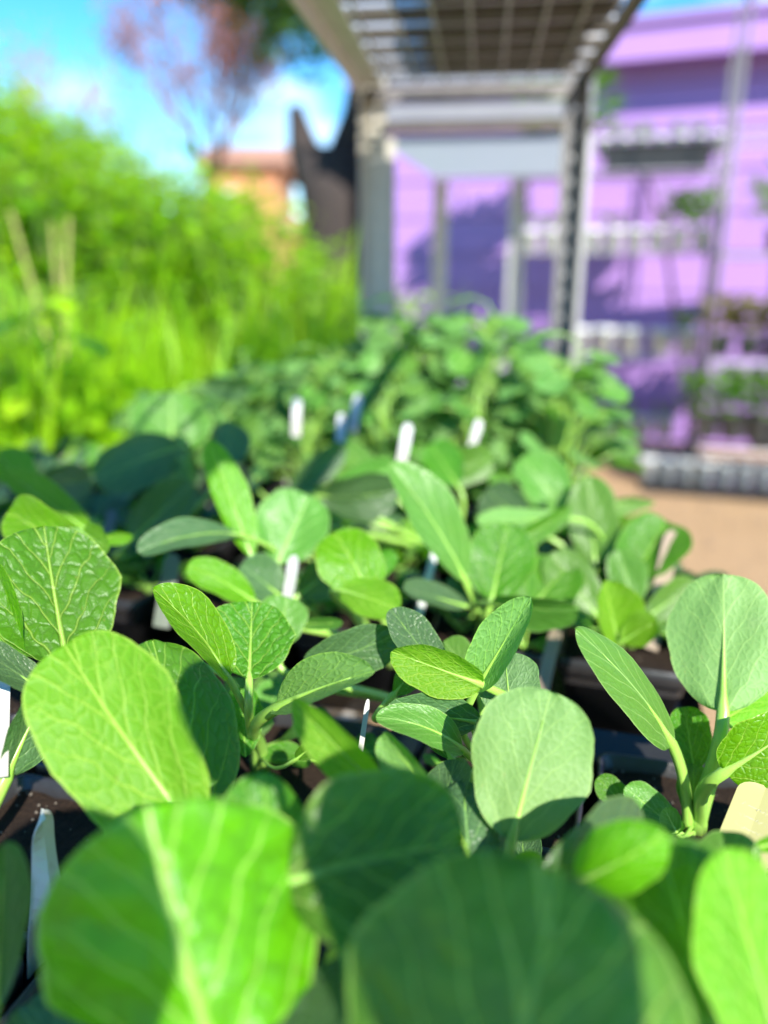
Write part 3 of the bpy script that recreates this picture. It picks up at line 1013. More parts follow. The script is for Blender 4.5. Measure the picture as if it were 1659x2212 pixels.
hero('bok choy with a large pale sunlit fan leaf, highest at the left', V((-.45, 1.10, ZS)), [
    dict(B=(372, 975, 1.06), T=(370, 846, 1.09), w=175, m='leaf_pale', cup=-.15, a=.45, b=.38, pk=.03),
    dict(B=(390, 945, 1.04), T=(415, 1045, .98), w=60, m='leaf', under=True, roll=42),
    dict(B=(470, 960, 1.08), T=(560, 905, 1.1), w=80, m='leaf_pale', roll=35, bend=.12),
    dict(B=(300, 920, 1.12), T=(245, 905, 1.13), w=60, m='leaf_pale', roll=40),
    dict(B=(430, 830, 1.2), T=(540, 840, 1.2), w=60, m='leaf_deep', roll=30),
])
hero('bok choy with a pale pointed leaf standing at the right edge of the bench', V((.170, .885, ZS)), [
    dict(B=(1285, 1215, .88), T=(1272, 1028, .91), w=108, m='leaf_pale', cup=.1, a=.5, b=.5),
    dict(B=(1310, 1090, .96), T=(1415, 1086, .96), w=42, m='leaf', under=True, roll=30, a=.5, b=.8),
    dict(B=(1220, 1110, .98), T=(1125, 990, 1.0), w=110, m='leaf_pale', roll=20, bend=.08),
    dict(B=(1235, 1120, .86), T=(1030, 1128, .82), w=55, m='leaf', under=True, roll=35),
    dict(B=(1140, 1130, .92), T=(1050, 1060, .95), w=100, m='leaf_deep', roll=10),
    dict(B=(1250, 1150, .92), T=(1210, 1060, .94), w=95, m='leaf_pale', roll=15),
])
hero('bok choy with light arching leaves just below the white labels, centre of the bench', V((-.03, .95, ZS)), [
    dict(B=(905, 1015, 1.02), T=(1065, 990, 1.02), w=90, m='leaf_pale', roll=20, bend=.12),
    dict(B=(840, 1060, .98), T=(735, 960, 1.02), w=62, m='leaf_pale', roll=25),
    dict(B=(720, 1045, .96), T=(850, 1010, .98), w=80, m='leaf_pale', roll=20, bend=.1),
    dict(B=(620, 1070, .94), T=(745, 965, .97), w=65, m='leaf_deep', roll=20),
    dict(B=(690, 1070, .90), T=(860, 1060, .90), w=110, m='leaf_deep', roll=25, bend=.1),
    dict(B=(990, 1050, .96), T=(930, 960, 1.0), w=85, m='leaf', roll=10),
    dict(B=(560, 1010, 1.0), T=(600, 960, 1.02), w=60, m='leaf', roll=10),
])
# a taller plant added out of view beside the camera to shade the nearest leaves
tb = V((.094, .074, ZS))
tl = thing('bok_choy', 'added tall bok choy out of view beside the camera, shading the nearest leaves', 'plant', tb)
ta = (V((0, 0, 1)) - sdir * sdir.z).normalized()
te = ta.cross(sdir)
te = te if te.x > 0 else -te
for cu, cv, ck, ln_, wd_ in ((.116, .895, .72, .15, .080), (-.028, .922, .745, .11, .094), (.074, 1.0, .76, .078, .058)):
    c_ = te * cu + ta * cv + sdir * ck
    add_leaf(tl, tb, tb, c_ - ta * ln_ * .5, c_ + ta * ln_ * .5, sdir, wd_, 'leaf_deep', cup=.1)

# ------------------------------------------------------------------ plant labels
def label(top, bot, wpx, mat, text, lean=0, group=None, tipped=True, writing=False, crumple=0):
    A, Bp = P(*bot), P(*top)
    d = (top[2] + bot[2]) / 2
    wd = wpx * d / F
    ax = (Bp - A)
    ln = ax.length
    zax = ax.normalized()
    vd = (CAM - A).normalized()
    xax = zax.cross(vd).normalized()
    xax = Matrix.Rotation(R(lean), 3, zax) @ xax
    yax = zax.cross(xax)
    h = wd / 2
    t = .0006
    e_ = -.022
    ol = [(-h, e_), (h, e_), (h, ln - h * 1.1), (h * .55, ln - h * .2), (0, ln), (-h * .55, ln - h * .2), (-h, ln - h * 1.1)] if tipped else [(-h, -.03), (h, -.03), (h, ln), (-h, ln)]
    m = MB()
    bend = random.Random(int(top[0])).uniform(-.10, .10) * (3 if crumple else 1)
    rows = 16
    vs, fs = [], []
    for i in range(rows + 1):
        q = 1 - (1 - i / rows) ** 1.7
        z = e_ + (ln - e_) * q
        hh = h if (not tipped or q < .86) else h * (.12 + .88 * math.sqrt(max(.0, 1 - ((q - .86) / .14) ** 2)))
        off = bend * ln * q * q + (crumple * .0035 * math.sin(q * 9))
        for sx in (-1, 0, 1):
            cv = h * .10 * (1 - sx * sx) + crumple * .004 * math.sin(q * 7 + sx * 2)
            for sd in (1, -1):
                vs.append(xax * (sx * hh) + zax * z + yax * (off + cv + t * sd))
    for i in range(rows):
        for c_ in range(2):
            p, r_ = i * 6 + c_ * 2, (i + 1) * 6 + c_ * 2
            fs += [(p, p + 2, r_ + 2, r_), (p + 3, p + 1, r_ + 1, r_ + 3)]
        fs += [(i * 6 + 1, i * 6, i * 6 + 6, i * 6 + 7), (i * 6 + 4, i * 6 + 5, i * 6 + 11, i * 6 + 10)]
    for e0 in (0, rows * 6):
        fs += [(e0, e0 + 1, e0 + 3, e0 + 2), (e0 + 2, e0 + 3, e0 + 5, e0 + 4)]
    m.add(vs, fs)
    o = m.obj('plant_label', M[mat], None, A, smooth=False)
    tag(o, text, 'plant label', group)
    if writing:
        sgn = 1 if yax.dot(vd) > 0 else -1
        for row in range(3):
            pts = []
            for i in range(26):
                q = i / 25
                x = -h * .62 + q * h * 1.25
                z = ln * (.36 + row * .15) + (math.sin(q * 41 + row * 2) * .0007 + math.sin(q * 67 + row * 5) * .0006) * (1 + math.sin(q * 9 + row))
                qz = (z - e_) / (ln - e_)
                pts.append(xax * x + zax * z + yax * (bend * ln * qz * qz + h * .10 * (1 - (x / h) ** 2) + sgn * (t + .0002)))
            MB().tube(pts, .00018, 4).obj('handwriting', M['ink'], o)
    return o


LG = 'plant labels stuck in the pots'
label((642, 858, 1.12), (640, 915, 1.10), 19, 'white', 'white label standing in front of the squash leaves, leftmost of the far ones', 8, LG)
label((775, 852, 1.14), (765, 905, 1.12), 19, 'white', 'white label in the upper middle, right behind a shorter white one', 8, LG)
label((738, 890, 1.08), (735, 955, 1.06), 18, 'white', 'short white label just left of a taller one in the upper middle', 0, LG)
label((883, 915, 1.04), (870, 985, 1.02), 21, 'white', 'white label leaning right in the centre, before the squash plants', 6, LG)
label((1036, 908, 1.08), (1022, 955, 1.06), 19, 'white', 'white label rightmost of the far white ones', 25, LG)
label((945, 1165, .84), (895, 1370, .78), 15, 'white', 'thin white label seen edge-on behind the long ribbed leaf', 20, LG)
label((640, 1208, .74), (618, 1310, .70), 25, 'white', 'pointed white label, half shaded, left of the curled bright leaf', -30, LG)
label((372, 1200, .78), (355, 1310, .75), 34, 'greylabel', 'grey-green label in shade at a pot corner, left side', 10, LG)
label((1200, 1345, .76), (1175, 1470, .71), 30, 'beige', 'beige wooden label at the gap between two black pots', -25, LG)
label((1455, 1145, .86), (1410, 1360, .80), 36, 'beige', 'beige wooden label in front of a dark leaf at the right edge of the bench', 15, LG)
label((1655, 1700, .46), (1600, 1850, .42), 105, 'yellow', 'pale yellow label with faint handwriting at the near right corner of the tray', 0, LG, True, True)
label((128, 1815, .40), (92, 2030, .425), 56, 'white', 'crumpled white label leaning at the lower left beside the nearest leaf', 28, LG, True, False, 1)
label((5, 1440, .47), (0, 1600, .44), 34, 'white', 'white label cut by the left edge of the photo', 0, LG, False)
label((243, 1098, .86), (234, 1145, .84), 22, 'greylabel', 'grey label in the shade between blue-green leaves at left', 0, LG)
label((795, 1512, .50), (782, 1600, .48), 11, 'white', 'thin white stick poking from the soil in the centre', 0, LG)
# ------------------------------------------------------------------ the rest of the seedlings
rnd = random.Random(11)
protos = []
for i in range(6):
    mat = ['leaf', 'leaf_deep', 'leaf_pale', 'leaf', 'leaf_bright', 'leaf_deep'][i]
    protos.append(rosette(V((0, 0, 0)), 6 + i % 3, .115 + .01 * (i % 3), rnd, mat, False, .6 + .06 * (i % 3), .66))
used = [False] * 6
skip = {('R1', 1, 3), ('R1', 0, 3), ('L1', 1, 3), ('L1', 1, 2), ('R1', 1, 2), ('R1', 0, 2), ('M1', 1, 3), ('M1', 1, 2), ('L1', 0, 3), ('L1', 0, 2), ('L1', 1, 1), ('L1', 0, 1),
        ('R1', 0, 1), ('R1', 1, 1), ('R1', 0, 0), ('L1', 1, 0), ('R1', 1, 0)}
NAMES = {'R1': 'near right tray', 'L1': 'near left tray', 'R2': 'middle right tray', 'L2': 'middle left tray', 'M1': 'near outer left tray', 'M2': 'far left tray', 'N2': 'outer left tray', 'M3': 'far outer tray'}
for (key, i, j), q in sorted(POTS.items()):
    if key in ('R3', 'L3', 'M3') or (key, i, j) in skip:
        continue
    pi = rnd.choice([1, 1, 5, 3]) if key in ('M2', 'N2', 'M3') else rnd.choice([0, 2, 3, 4, 1])
    if used[pi]:
        o = tree_copy(protos[pi])
    else:
        o = protos[pi]
        used[pi] = True
    o.location = q + V((rnd.uniform(-.012, .012), rnd.uniform(-.012, .012), 0))
    o.rotation_euler = (0, 0, rnd.random() * 6.28)
    sc = rnd.uniform(.75, 1.0) * (.85 if key in ('M2', 'N2', 'M3') else .78)
    o.scale = (sc, sc, sc)
    tag(o, 'small leafy bok choy in the %s row, %s side, %s' % (ORD[j], 'left' if i == 0 else 'right', NAMES[key]), 'plant', 'bok choy filling the other pots')
for key, i, j in (('R1', 0, 3), ('R1', 1, 3), ('R1', 0, 2), ('L1', 1, 2), ('L1', 1, 3), ('R2', 0, 0), ('R2', 1, 0), ('L2', 0, 0), ('L2', 1, 0)):
    for q in range(2):
        o = tree_copy(protos[rnd.choice([pi for pi in range(6) if used[pi]])])
        o.location = POTS[(key, i, j)] + V((rnd.uniform(.03, .045) * (1 if q else -1), rnd.uniform(-.04, .04), 0))
        o.rotation_euler = (0, 0, rnd.random() * 6.28)
        sc = rnd.uniform(.36, .5)
        o.scale = (sc, sc, sc)
        tag(o, 'tiny bok choy under the larger leaves, %s row, %s side, %s' % (ORD[j], 'left' if i == 0 else 'right', NAMES[key]), 'plant', 'tiny bok choy under the larger ones')
for key in ('R2', 'L2', 'M2'):
    for j in range(3):
        for i in range(2):
            if j == 0 and key != 'M2':
                continue
            for q in range(2):
                o = tree_copy(protos[rnd.choice([pi for pi in range(6) if used[pi]])])
                o.location = POTS[(key, i, j)] + V((rnd.uniform(.02, .045) * (1 if q else -1), rnd.uniform(-.045, .045), 0))
                o.rotation_euler = (0, 0, rnd.random() * 6.28)
                sc = rnd.uniform(.45, .7)
                o.scale = (sc, sc, sc)
                tag(o, 'extra small bok choy sharing the pot in the %s row, %s side, %s' % (ORD[j], 'left' if i == 0 else 'right', NAMES[key]), 'plant', 'extra bok choy crowding the middle pots')
for i in range(6):
    if not used[i]:
        def rm(o):
            for c in list(o.children):
                rm(c)
            bpy.data.objects.remove(o)
        rm(protos[i])


# big squash-like plants at the far end
def squash(nleaf, hgt, rad, rnd):
    root = link('squash_plant', None, None, (0, 0, 0))
    m = MB()
    for i in range(nleaf):
        az = i * 2.4 + rnd.uniform(-.4, .4)
        f = (i + .5) / nleaf
        h = hgt * (.3 + .7 * f) * rnd.uniform(.75, 1.15)
        r_ = rad * (1.05 - .6 * f) * rnd.uniform(.7, 1.1)
        hd = V((math.cos(az), math.sin(az), 0))
        c = hd * r_ + V((0, 0, h))
        el = rnd.uniform(-.5, .3)
        d = (hd * math.cos(el) + V((0, 0, 1)) * math.sin(el) + V((rnd.uniform(-.3, .3), rnd.uniform(-.3, .3), 0))).normalized()
        s = rnd.uniform(.038, .072)
        n = (V((0, 0, 1)) * .8 + hd * .35 + V((rnd.uniform(-.4, .4), rnd.uniform(-1.1, -.1), 0))).normalized()
        B = c - d * s * .35
        add_leaf(root, V((0, 0, 0)), V((hd.x * .01, hd.y * .01, h * .1)), B, B + d * s * .95, n, s * rnd.uniform(.85, 1.05), 'squash' if rnd.random() < .75 else 'leaf_pale', True, .0028, .0018, False,
                 a=.34, b=.36, cup=rnd.uniform(-.2, .3), bend=rnd.uniform(0, .12), wave=.05)
    m.tube([(0, 0, -.002), (.004, .003, hgt * .3), (-.003, .006, hgt * .62)], [.005, .004, .0025], 7)
    m.obj('stem', M['stalk'], root, smooth=True)
    return root


sq = [squash(44, .25, .12, rnd), squash(50, .28, .13, rnd), squash(40, .21, .14, rnd)]
used3 = [False] * 3
k = 0
for key in ('R3', 'L3', 'M3'):
    for j in range(4 if key != 'M3' else 3):
        for i in range(2):
            q = POTS[(key, i, j)]
            pi = k % 3
            k += 1
            o = sq[pi] if not used3[pi] else tree_copy(sq[pi])
            used3[pi] = True
            o.location = q
            o.rotation_euler = (0, 0, rnd.random() * 6.28)
            sc = [.80, .92, 1.02, 1.08][j] * rnd.uniform(.92, 1.05) * {('R3', 1): [1.2, .95, .74, .66][j], ('R3', 0): 1.0, ('L3', 1): 1.0, ('L3', 0): .85, ('M3', 1): .8, ('M3', 0): .62}[(key, i)]
            o.scale = (sc, sc, sc)
            tag(o, 'rounded matt squash leaves, %s row, %s side, %s' % (ORD[j], 'left' if i == 0 else 'right', {'R3': 'far right tray', 'L3': 'far middle tray', 'M3': 'far outer tray'}[key]), 'plant', 'squash plants at the far end of the rack')

# dark trays on the upper shelf
um = tray_mesh(2, 2, .05, .004)
k = 0
for y in (.045, 1.40, 1.70):  # nearest tray is out of view, placed for its shade on the leaves
    for x in (-.118, .02)[:1 if k % 3 == 2 else 2]:
        pass
    o = link('nursery_tray', um, None, (.035 + (.012 if k % 2 else -.012), y, ZTOP + .0085), (0, 0, R(90) * 0 + rnd.uniform(-.03, .03)))
    o.scale = (1.12, .98, 1)
    tag(o, 'black tray on the upper shelf, %s from the camera end' % ORD[k], 'tray', 'black trays on the upper shelf')
    k += 1
# ------------------------------------------------------------------ plant racks along the purple wall
def small_pot_mesh(r_, h):
    m = MB()
    n = 12
    lp = lambda rr, z: [(rr * math.cos(2 * PI * i / n), rr * math.sin(2 * PI * i / n), z) for i in range(n)]
    m.rings([lp(r_ * .78, 0), lp(r_ * .97, h * .84), lp(r_ * 1.06, h * .85), lp(r_ * 1.08, h), lp(r_ * .98, h), lp(r_ * .9, h * .8)], True, True)
    return m


def tuft_mesh(n, h, rad, lw, rnd, mat):
    m = MB()
    for i in range(n):
        az = rnd.random() * 6.28
        r_ = rad * math.sqrt(rnd.random())
        z = h * rnd.uniform(.15, 1)
        c = V((r_ * math.cos(az), r_ * math.sin(az), z))
        d = V((math.cos(az) + rnd.uniform(-.7, .7), math.sin(az) + rnd.uniform(-.7, .7), rnd.uniform(-.2, .9))).normalized()
        s = d.cross(V((0, 0, 1))).normalized() * lw * .5
        ln = lw * 1.7
        m.add([c, c + d * ln * .5 + s, c + d * ln, c + d * ln * .5 - s], [(0, 1, 2, 3)])
    return m.mesh('foliage', mat)


wpm = small_pot_mesh(.045, .10).mesh('pot_shell', M['whitepot'], True)
gpm = small_pot_mesh(.05, .10).mesh('pot_shell', M['greypot'], True)
tufts = {
    'green': [tuft_mesh(90, .16, .075, .042, rnd, M['seedling']) for _ in range(2)],
    'low': [tuft_mesh(26, .07, .055, .03, rnd, M['seedling']) for _ in range(2)],
    'big': [tuft_mesh(110, .26, .13, .05, rnd, M['seedling']) for _ in range(2)],
    'brown': [tuft_mesh(90, .16, .08, .045, rnd, M['succ']) for _ in range(2)],
}
PCOUNT = {}


def potted(x, y, z, white, kind, where, sc=1.0):
    PCOUNT[where] = PCOUNT.get(where, 0) + 1
    lab = ('white pot' if white else 'grey pot') + ' ' + {'green': 'of green seedlings', 'low': 'with tiny sprouts', 'big': 'with bushy plant', 'brown': 'of yellow-brown foliage', None: 'standing empty'}[kind] + ', %s from left, ' % (ORD + ['ninth', 'tenth', 'eleventh', 'twelfth', 'thirteenth'])[PCOUNT[where] - 1] + where
    t_ = thing('potted_seedling' if kind else 'flower_pot', lab, 'potted plant' if kind else 'pot', (x, y, z), rnd.random() * 6, 'small pots on the racks by the purple wall')
    link('pot_shell', wpm if white else gpm, t_)
    if kind:
        link('foliage', rnd.choice(tufts[kind]), t_, (0, 0, .085))
    t_.scale = (sc, sc, sc)
    return t_


def wall_rack(name, lab, x0, x1, y0, y1, h, levels, rz=0):
    t_ = thing(name, lab, 'rack', ((x0 + x1) / 2, (y0 + y1) / 2, 0), rz)
    hx, hy = (x1 - x0) / 2, (y1 - y0) / 2
    for sx in (-1, 1):
        for sy in (-1, 1):
            MB().tube([(sx * hx, sy * hy, 0), (sx * hx, sy * hy, h)], .010, 8).obj('upright', M['darksteel'], t_, smooth=True)
    for z in levels:
        s_ = MB()
        for sy in (-1, 1):
            s_.tube([(-hx, sy * hy, z), (hx, sy * hy, z)], .007, 6)
        for sx in (-1, 1):
            s_.tube([(sx * hx, -hy, z), (sx * hx, hy, z)], .007, 6)
        sh = s_.obj('shelf_frame', M['wire'], t_)
        wm = MB().tube([(0, -hy, z + .006), (0, hy, z + .006)], .003, 4).mesh('shelf_wire', M['wire'])
        n_ = int((2 * hx) / .06)
        for i in range(n_):
            link('shelf_wire', wm, sh, (-hx + .03 + i * (2 * hx - .06) / (n_ - 1), 0, 0))
    return t_


AX0, AX1 = .22, 1.36
YA0, YA1 = 4.95, 5.35
la = [1.74, 1.30, .68, .16]
wall_rack('wire_rack', 'wire plant rack against the purple wall holding rows of white pots', AX0, AX1, YA0, YA1, 2.35, la, R(-8))
BX0, BX1 = 1.22, 2.5
YB0, YB1 = 4.25, 4.65
lb_ = [1.84, 1.27, .73, .26]
wall_rack('wire_rack', 'wire plant rack nearer at the right edge of the photo with mixed seedlings', BX0, BX1, YB0, YB1, 2.5, lb_, R(-8))


def on(x, rack):
    cx = (AX0 + AX1) / 2 if rack == 0 else (BX0 + BX1) / 2
    cy = (YA0 + YA1) / 2 if rack == 0 else (YB0 + YB1) / 2
    return cy + math.tan(R(-8)) * (x - cx)


dt = tray_mesh(4, 2, .09, .006)


def rack_tray(x, rack, z, sc, lab):
    o = link('nursery_tray', dt, None, (x, on(x, rack), z + .011), (0, 0, R(-8)))
    o.scale = sc
    tag(o, lab, 'tray', 'dark trays on the wall racks')


rack_tray(.98, 0, la[0], (1.08, 1.2, 1.5), 'dark tray on the top shelf of the farther wall rack')
rack_tray(.42, 0, la[0], (.62, 1.2, 1.1), 'added short tray hidden on the farther wall rack, put there to shade the wall')  # hidden from view, added to shade the wall behind
for i in range(3):  # unseen bushy pots, also added for the shade on the wall
    x = .28 + i * .13
    potted(x, on(x, 0), la[0] + .05, True, 'big', 'farther rack top shelf, added to shade wall', 1.4)
for i in range(7):
    x = .68 + i * .105
    potted(x, on(x, 0), la[0] + .10, True, 'low' if i % 3 else None, 'top shelf, farther wall rack', 1.05)
for i in range(9):
    x = .28 + i * .125
    kind = ['low', 'low', 'low', None, 'low', None, None, 'green', 'green'][i]
    potted(x, on(x, 0), la[1] + .011, True, kind, 'second shelf, farther wall rack', 1.3)
for i in range(5):
    x = .62 + i * .155 + (.03 if i > 2 else 0)
    potted(x, on(x, 0), la[2] + .011, True, 'low' if i == 4 else None, 'third shelf, farther wall rack', 1.6)
for i in range(4):
    x = .80 + i * .13
    potted(x, on(x, 0), la[3] + .011, True, 'low' if i % 2 else None, 'bottom shelf, farther wall rack', 1.3)
rack_tray(1.9, 1, lb_[0], (.98, 1.2, 1.0), 'dark tray on the top shelf of the nearer wall rack')
for i in range(4):
    x = 1.66 + i * .13
    potted(x, on(x, 1), lb_[0] + .035, True, None, 'top shelf, nearer wall rack', 1.3)
rack_tray(1.86, 1, lb_[1], (.9, 1.2, .7), 'dark tray on the second shelf of the nearer wall rack')
for i in range(5):
    x = 1.50 + i * .17
    potted(x, on(x, 1) - .05, lb_[1] + .02, False, 'big' if i == 0 else 'green', 'second shelf, nearer wall rack', 1.15)
rack_tray(1.8, 1, lb_[2], (1.0, 1.2, .8), 'dark tray on the third shelf of the nearer wall rack')
for i in range(7):
    x = 1.28 + i * .135
    potted(x, on(x, 1) - .11, lb_[2] + .03, False, 'brown', 'third shelf, nearer wall rack', 1.15)
rack_tray(1.78, 1, lb_[3], (1.0, 1.2, 1.0), 'dark tray on the bottom shelf of the nearer wall rack')
for i in range(8):
    x = 1.25 + i * .13
    potted(x, on(x, 1) - .13, lb_[3] + .05, False, 'green', 'bottom shelf, nearer wall rack', 1.45)
for i in range(13):
    x = 1.0 + i * .105
    potted(x, on(x, 1) + .03, .012, True, None, 'ground under nearer wall rack', 1.2)
gt = MB().box((-.75, -.2, 0), (.75, .2, .03))
o = gt.obj('pallet_board', M['traydark'], None, (1.72, on(1.72, 1) - .02, -.002), (0, 0, R(-8)))
o.location.z = .0
tag(o, 'dark board on the ground under the nearer wall rack', 'board')
for q in [c for c in COL.objects if c.name.startswith('flower_pot') and c.location.z < .02]:
    q.location.z = .031
# thin dark tube along a slanting dark line on the wall
lp = MB().tube([P(1395, 372, 5.15), P(1440, 540, 5.05), P(1500, 1000, 4.9)], .014, 8)
tag(lp.obj('slanting_tube', M['bark'], smooth=True), 'thin dark slanting line before the purple wall, built as a tube', 'pole')

# ------------------------------------------------------------------ weeds on the bank
def blade(m, c, d, ln, wd, droop, up=V((0, 0, 1)), seg=3):
    s = d.cross(up)
    s = s.normalized() if s.length > 1e-4 else V((1, 0, 0))
    vs = []
    for i in range(seg + 1):
        t = i / seg
        p = c + d * (ln * t) + V((0, 0, -droop * ln * t * t))
        w_ = wd * .5 * (math.sin(PI * (.12 + .88 * t)) ** .8 if i < seg else .04)
        vs += [p - s * w_, p + s * w_]
    m.add(vs, [(2 * i, 2 * i + 1, 2 * i + 3, 2 * i + 2) for i in range(seg)])


def weed_tall(rnd, mat, h=1.6, n=150, ll=.13, lwid=.026, stems=3):
    root = link('tall_weed', None)
    m, s_ = MB(), MB()
    for q in range(stems):
        az = rnd.random() * 6.28
        b = V((math.cos(az), math.sin(az), 0)) * rnd.uniform(0, .1)
        lean = V((rnd.uniform(-.15, .15), rnd.uniform(-.15, .15), 1))
        hh = h * rnd.uniform(.7, 1)
        s_.tube([b, b + lean * hh * .5, b + lean * hh + V((0, 0, -.02))], [.006, .005, .002], 5)
        for i in range(n // stems):
            t = rnd.uniform(.08, 1) ** .8
            a2 = i * 2.4 + q
            d = V((math.cos(a2), math.sin(a2), rnd.uniform(.1, 1.0))).normalized()
            blade(m, b + lean * hh * t, d, ll * (1.25 - .6 * t) * rnd.uniform(.7, 1.2), lwid * rnd.uniform(.7, 1.3), rnd.uniform(.1, .6))
    s_.obj('stem', M['stem_dark'], root)
    m.obj('foliage', mat, root)
    return root


def weed_bush(rnd, mat, h=1.1, n=260):
    root = link('leafy_weed', None)
    m, s_ = MB(), MB()
    for q in range(5):
        az = q * 1.26 + rnd.random()
        d0 = V((math.cos(az) * .3, math.sin(az) * .3, 1))
        s_.tube([(0, 0, 0), d0 * h * .5, d0 * h * .9], [.008, .006, .003], 5)
        for i in range(n // 5):
            t = rnd.uniform(.15, 1)
            a2 = i * 2.4
            r_ = rnd.uniform(.0, .18)
            c = d0 * (h * .92 * t) + V((math.cos(a2) * r_, math.sin(a2) * r_, rnd.uniform(-.05, .05)))
            d = V((math.cos(a2), math.sin(a2), rnd.uniform(-.1, .7))).normalized()
            blade(m, c, d, rnd.uniform(.06, .12), rnd.uniform(.035, .07), rnd.uniform(.1, .5))
    s_.obj('stem', M['stem_dark'], root)
    m.obj('foliage', mat, root)
    return root


def grass_clump(rnd, mat, h=1.0, n=130):
    root = link('grass_clump', None)
    m = MB()
    for i in range(n):
        az = rnd.random() * 6.28
        d = V((math.cos(az) * rnd.uniform(.05, .5), math.sin(az) * rnd.uniform(.05, .5), 1)).normalized()
        blade(m, V((math.cos(az), math.sin(az), 0)) * rnd.uniform(0, .08), d, h * rnd.uniform(.5, 1.1), rnd.uniform(.014, .030), rnd.uniform(.0, .3), V((math.sin(az * 3), math.cos(az * 3), .2)), 4)
    m.obj('blades', mat, root)
    return root


wp = [(weed_tall(rnd, M['weedA']), 1.6, 'tall leafy green weed growing on the overgrown bank', 'weed'),
      (weed_tall(rnd, M['weedC'], 1.6, 170, .11, .02, 4), 1.6, 'tall yellow-green weed growing on the overgrown bank', 'weed'),
      (weed_bush(rnd, M['weedA']), 1.1, 'broad-leaved bright green weed on the overgrown bank', 'weed'),
      (weed_bush(rnd, M['weedB']), 1.1, 'broad-leaved deeper green weed on the overgrown bank', 'weed'),
      (grass_clump(rnd, M['grass']), 1.0, 'clump of tall grass blades on the overgrown bank', 'grass'),
      (weed_tall(rnd, M['weedB'], 1.6, 130, .15, .035, 3), 1.6, 'tall deeper green weed growing on the overgrown bank', 'weed')]
first = [True] * len(wp)
SKY = [(-400, 40), (-150, 100), (0, 150), (110, 190), (220, 245), (300, 315), (400, 300), (480, 330), (545, 400), (600, 490), (700, 540), (800, 575), (840, 600)]


def skyline(px):
    for (a, ya_), (b, yb_) in zip(SKY, SKY[1:]):
        if a <= px <= b:
            return ya_ + (yb_ - ya_) * (px - a) / (b - a)
    return 600


cnt = 0
rnd = random.Random(77)
while cnt < 260:
    px = rnd.uniform(-260, 825)
    d = 1.9 + 5.2 * rnd.random() ** 1.5
    if 2.9 < d < 4.0 and rnd.random() < .8:
        continue
    yt = skyline(px) + rnd.uniform(0, 80) if d > 3.4 else max(skyline(px) + 40, rnd.uniform(520, 860))
    wisp = d > 3.6 and rnd.random() < .14
    if wisp:
        yt = skyline(px) - rnd.uniform(10, 75)
    p = P(px, yt, d)
    if p.x > -.82 - .05 * p.y * 0 or (p.y < 2.15 and p.x > -1.35) or p.y > 11:
        if not (p.y > 2.3 and p.x > -.95 and p.x < -.42 and p.y < 5.4):
            continue
    z0 = bank_z(p.x, p.y) - .02
    hgt = p.z - z0
    if hgt < .25:
        continue
    c = rnd.choices(range(6), [3, 2, 4, 2.4, 2.2, 2])[0]
    if d < 3 and c in (0, 1, 5) and rnd.random() < .5:
        c = rnd.choice([2, 4, 3])
    pr, h0, lab, cat = wp[c]
    if wisp:
        c = rnd.choice([1, 4])
        pr, h0, lab, cat = wp[c]
    if d < 3.0 and px < 420 and rnd.random() < .5:
        c = 4
        pr, h0, lab, cat = wp[c]
    if hgt / h0 > 1.7:
        c = rnd.choice([0, 1, 5])
        pr, h0, lab, cat = wp[c]
    o = pr if first[c] else tree_copy(pr)
    first[c] = False
    o.location = (p.x, p.y, z0)
    o.rotation_euler = (rnd.uniform(-.08, .08), rnd.uniform(-.08, .08), rnd.random() * 6.28)
    s_ = hgt / h0
    o.scale = (max(.7, min(1.25, s_)), max(.7, min(1.25, s_)), s_)
    zx = 'at the left edge' if px < 110 else 'around the dry stalks' if px < 230 else 'left of the reddish tree' if px < 370 else 'below the reddish tree' if px < 500 else 'before the terracotta house' if px < 640 else 'beside the dark forked tree'
    zd = 'front row' if d < 3 else 'middle row' if d < 5 else 'back row'
    hz = 'short' if hgt < .95 else 'tall' if hgt < 1.7 else 'very tall'
    lab = '%s %s, %s, %s' % (hz, lab.split(' on the')[0].replace(' growing', '').replace('tall ', ''), zd, zx)
    tag(o, lab, cat, {'weed': 'weeds on the overgrown bank', 'grass': 'grass clumps on the overgrown bank'}[cat])
    cnt += 1
# low cover between the weeds
m = MB()
for i in range(9000):
    x = rnd.uniform(-7, -.85)
    y = rnd.uniform(1.4, 9)
    if y < 2.2 and x > -1.3:
        continue
    z0 = bank_z(x, y)
    az = rnd.random() * 6.28
    d = V((math.cos(az) * .5, math.sin(az) * .5, rnd.uniform(.5, 1.2))).normalized()
    blade(m, V((x, y, z0 - .01)), d, rnd.uniform(.12, .42), rnd.uniform(.015, .05), rnd.uniform(.1, .5))
tag(m.obj('ground_cover', M['weedB']), kind='stuff')
# dry pale stalks
for q, (a, b) in enumerate((((22, 455, 2.6), (60, 600, 2.6)), ((148, 470, 2.7), (140, 610, 2.7)), ((112, 480, 3.0), (120, 600, 3.0)))):
    A, B = P(*a), P(*b)
    d = (B - A).normalized()
    B2 = A + d * ((bank_z(A.x, A.y) - A.z) / d.z) if d.z < -.2 else B
    t_ = MB().tube([A, (A + B2) / 2 + V((.02, 0, 0)), B2], [.007, .009, .009], 7)
    tag(t_.obj('dry_stalk', M['drystalk'], smooth=True), ['pale dry stalk at the left edge leaning over the weeds', 'golden dry stalk standing upright in the weeds at left', 'thin dry stalk between the two thicker ones in the weeds'][q], 'stalk')

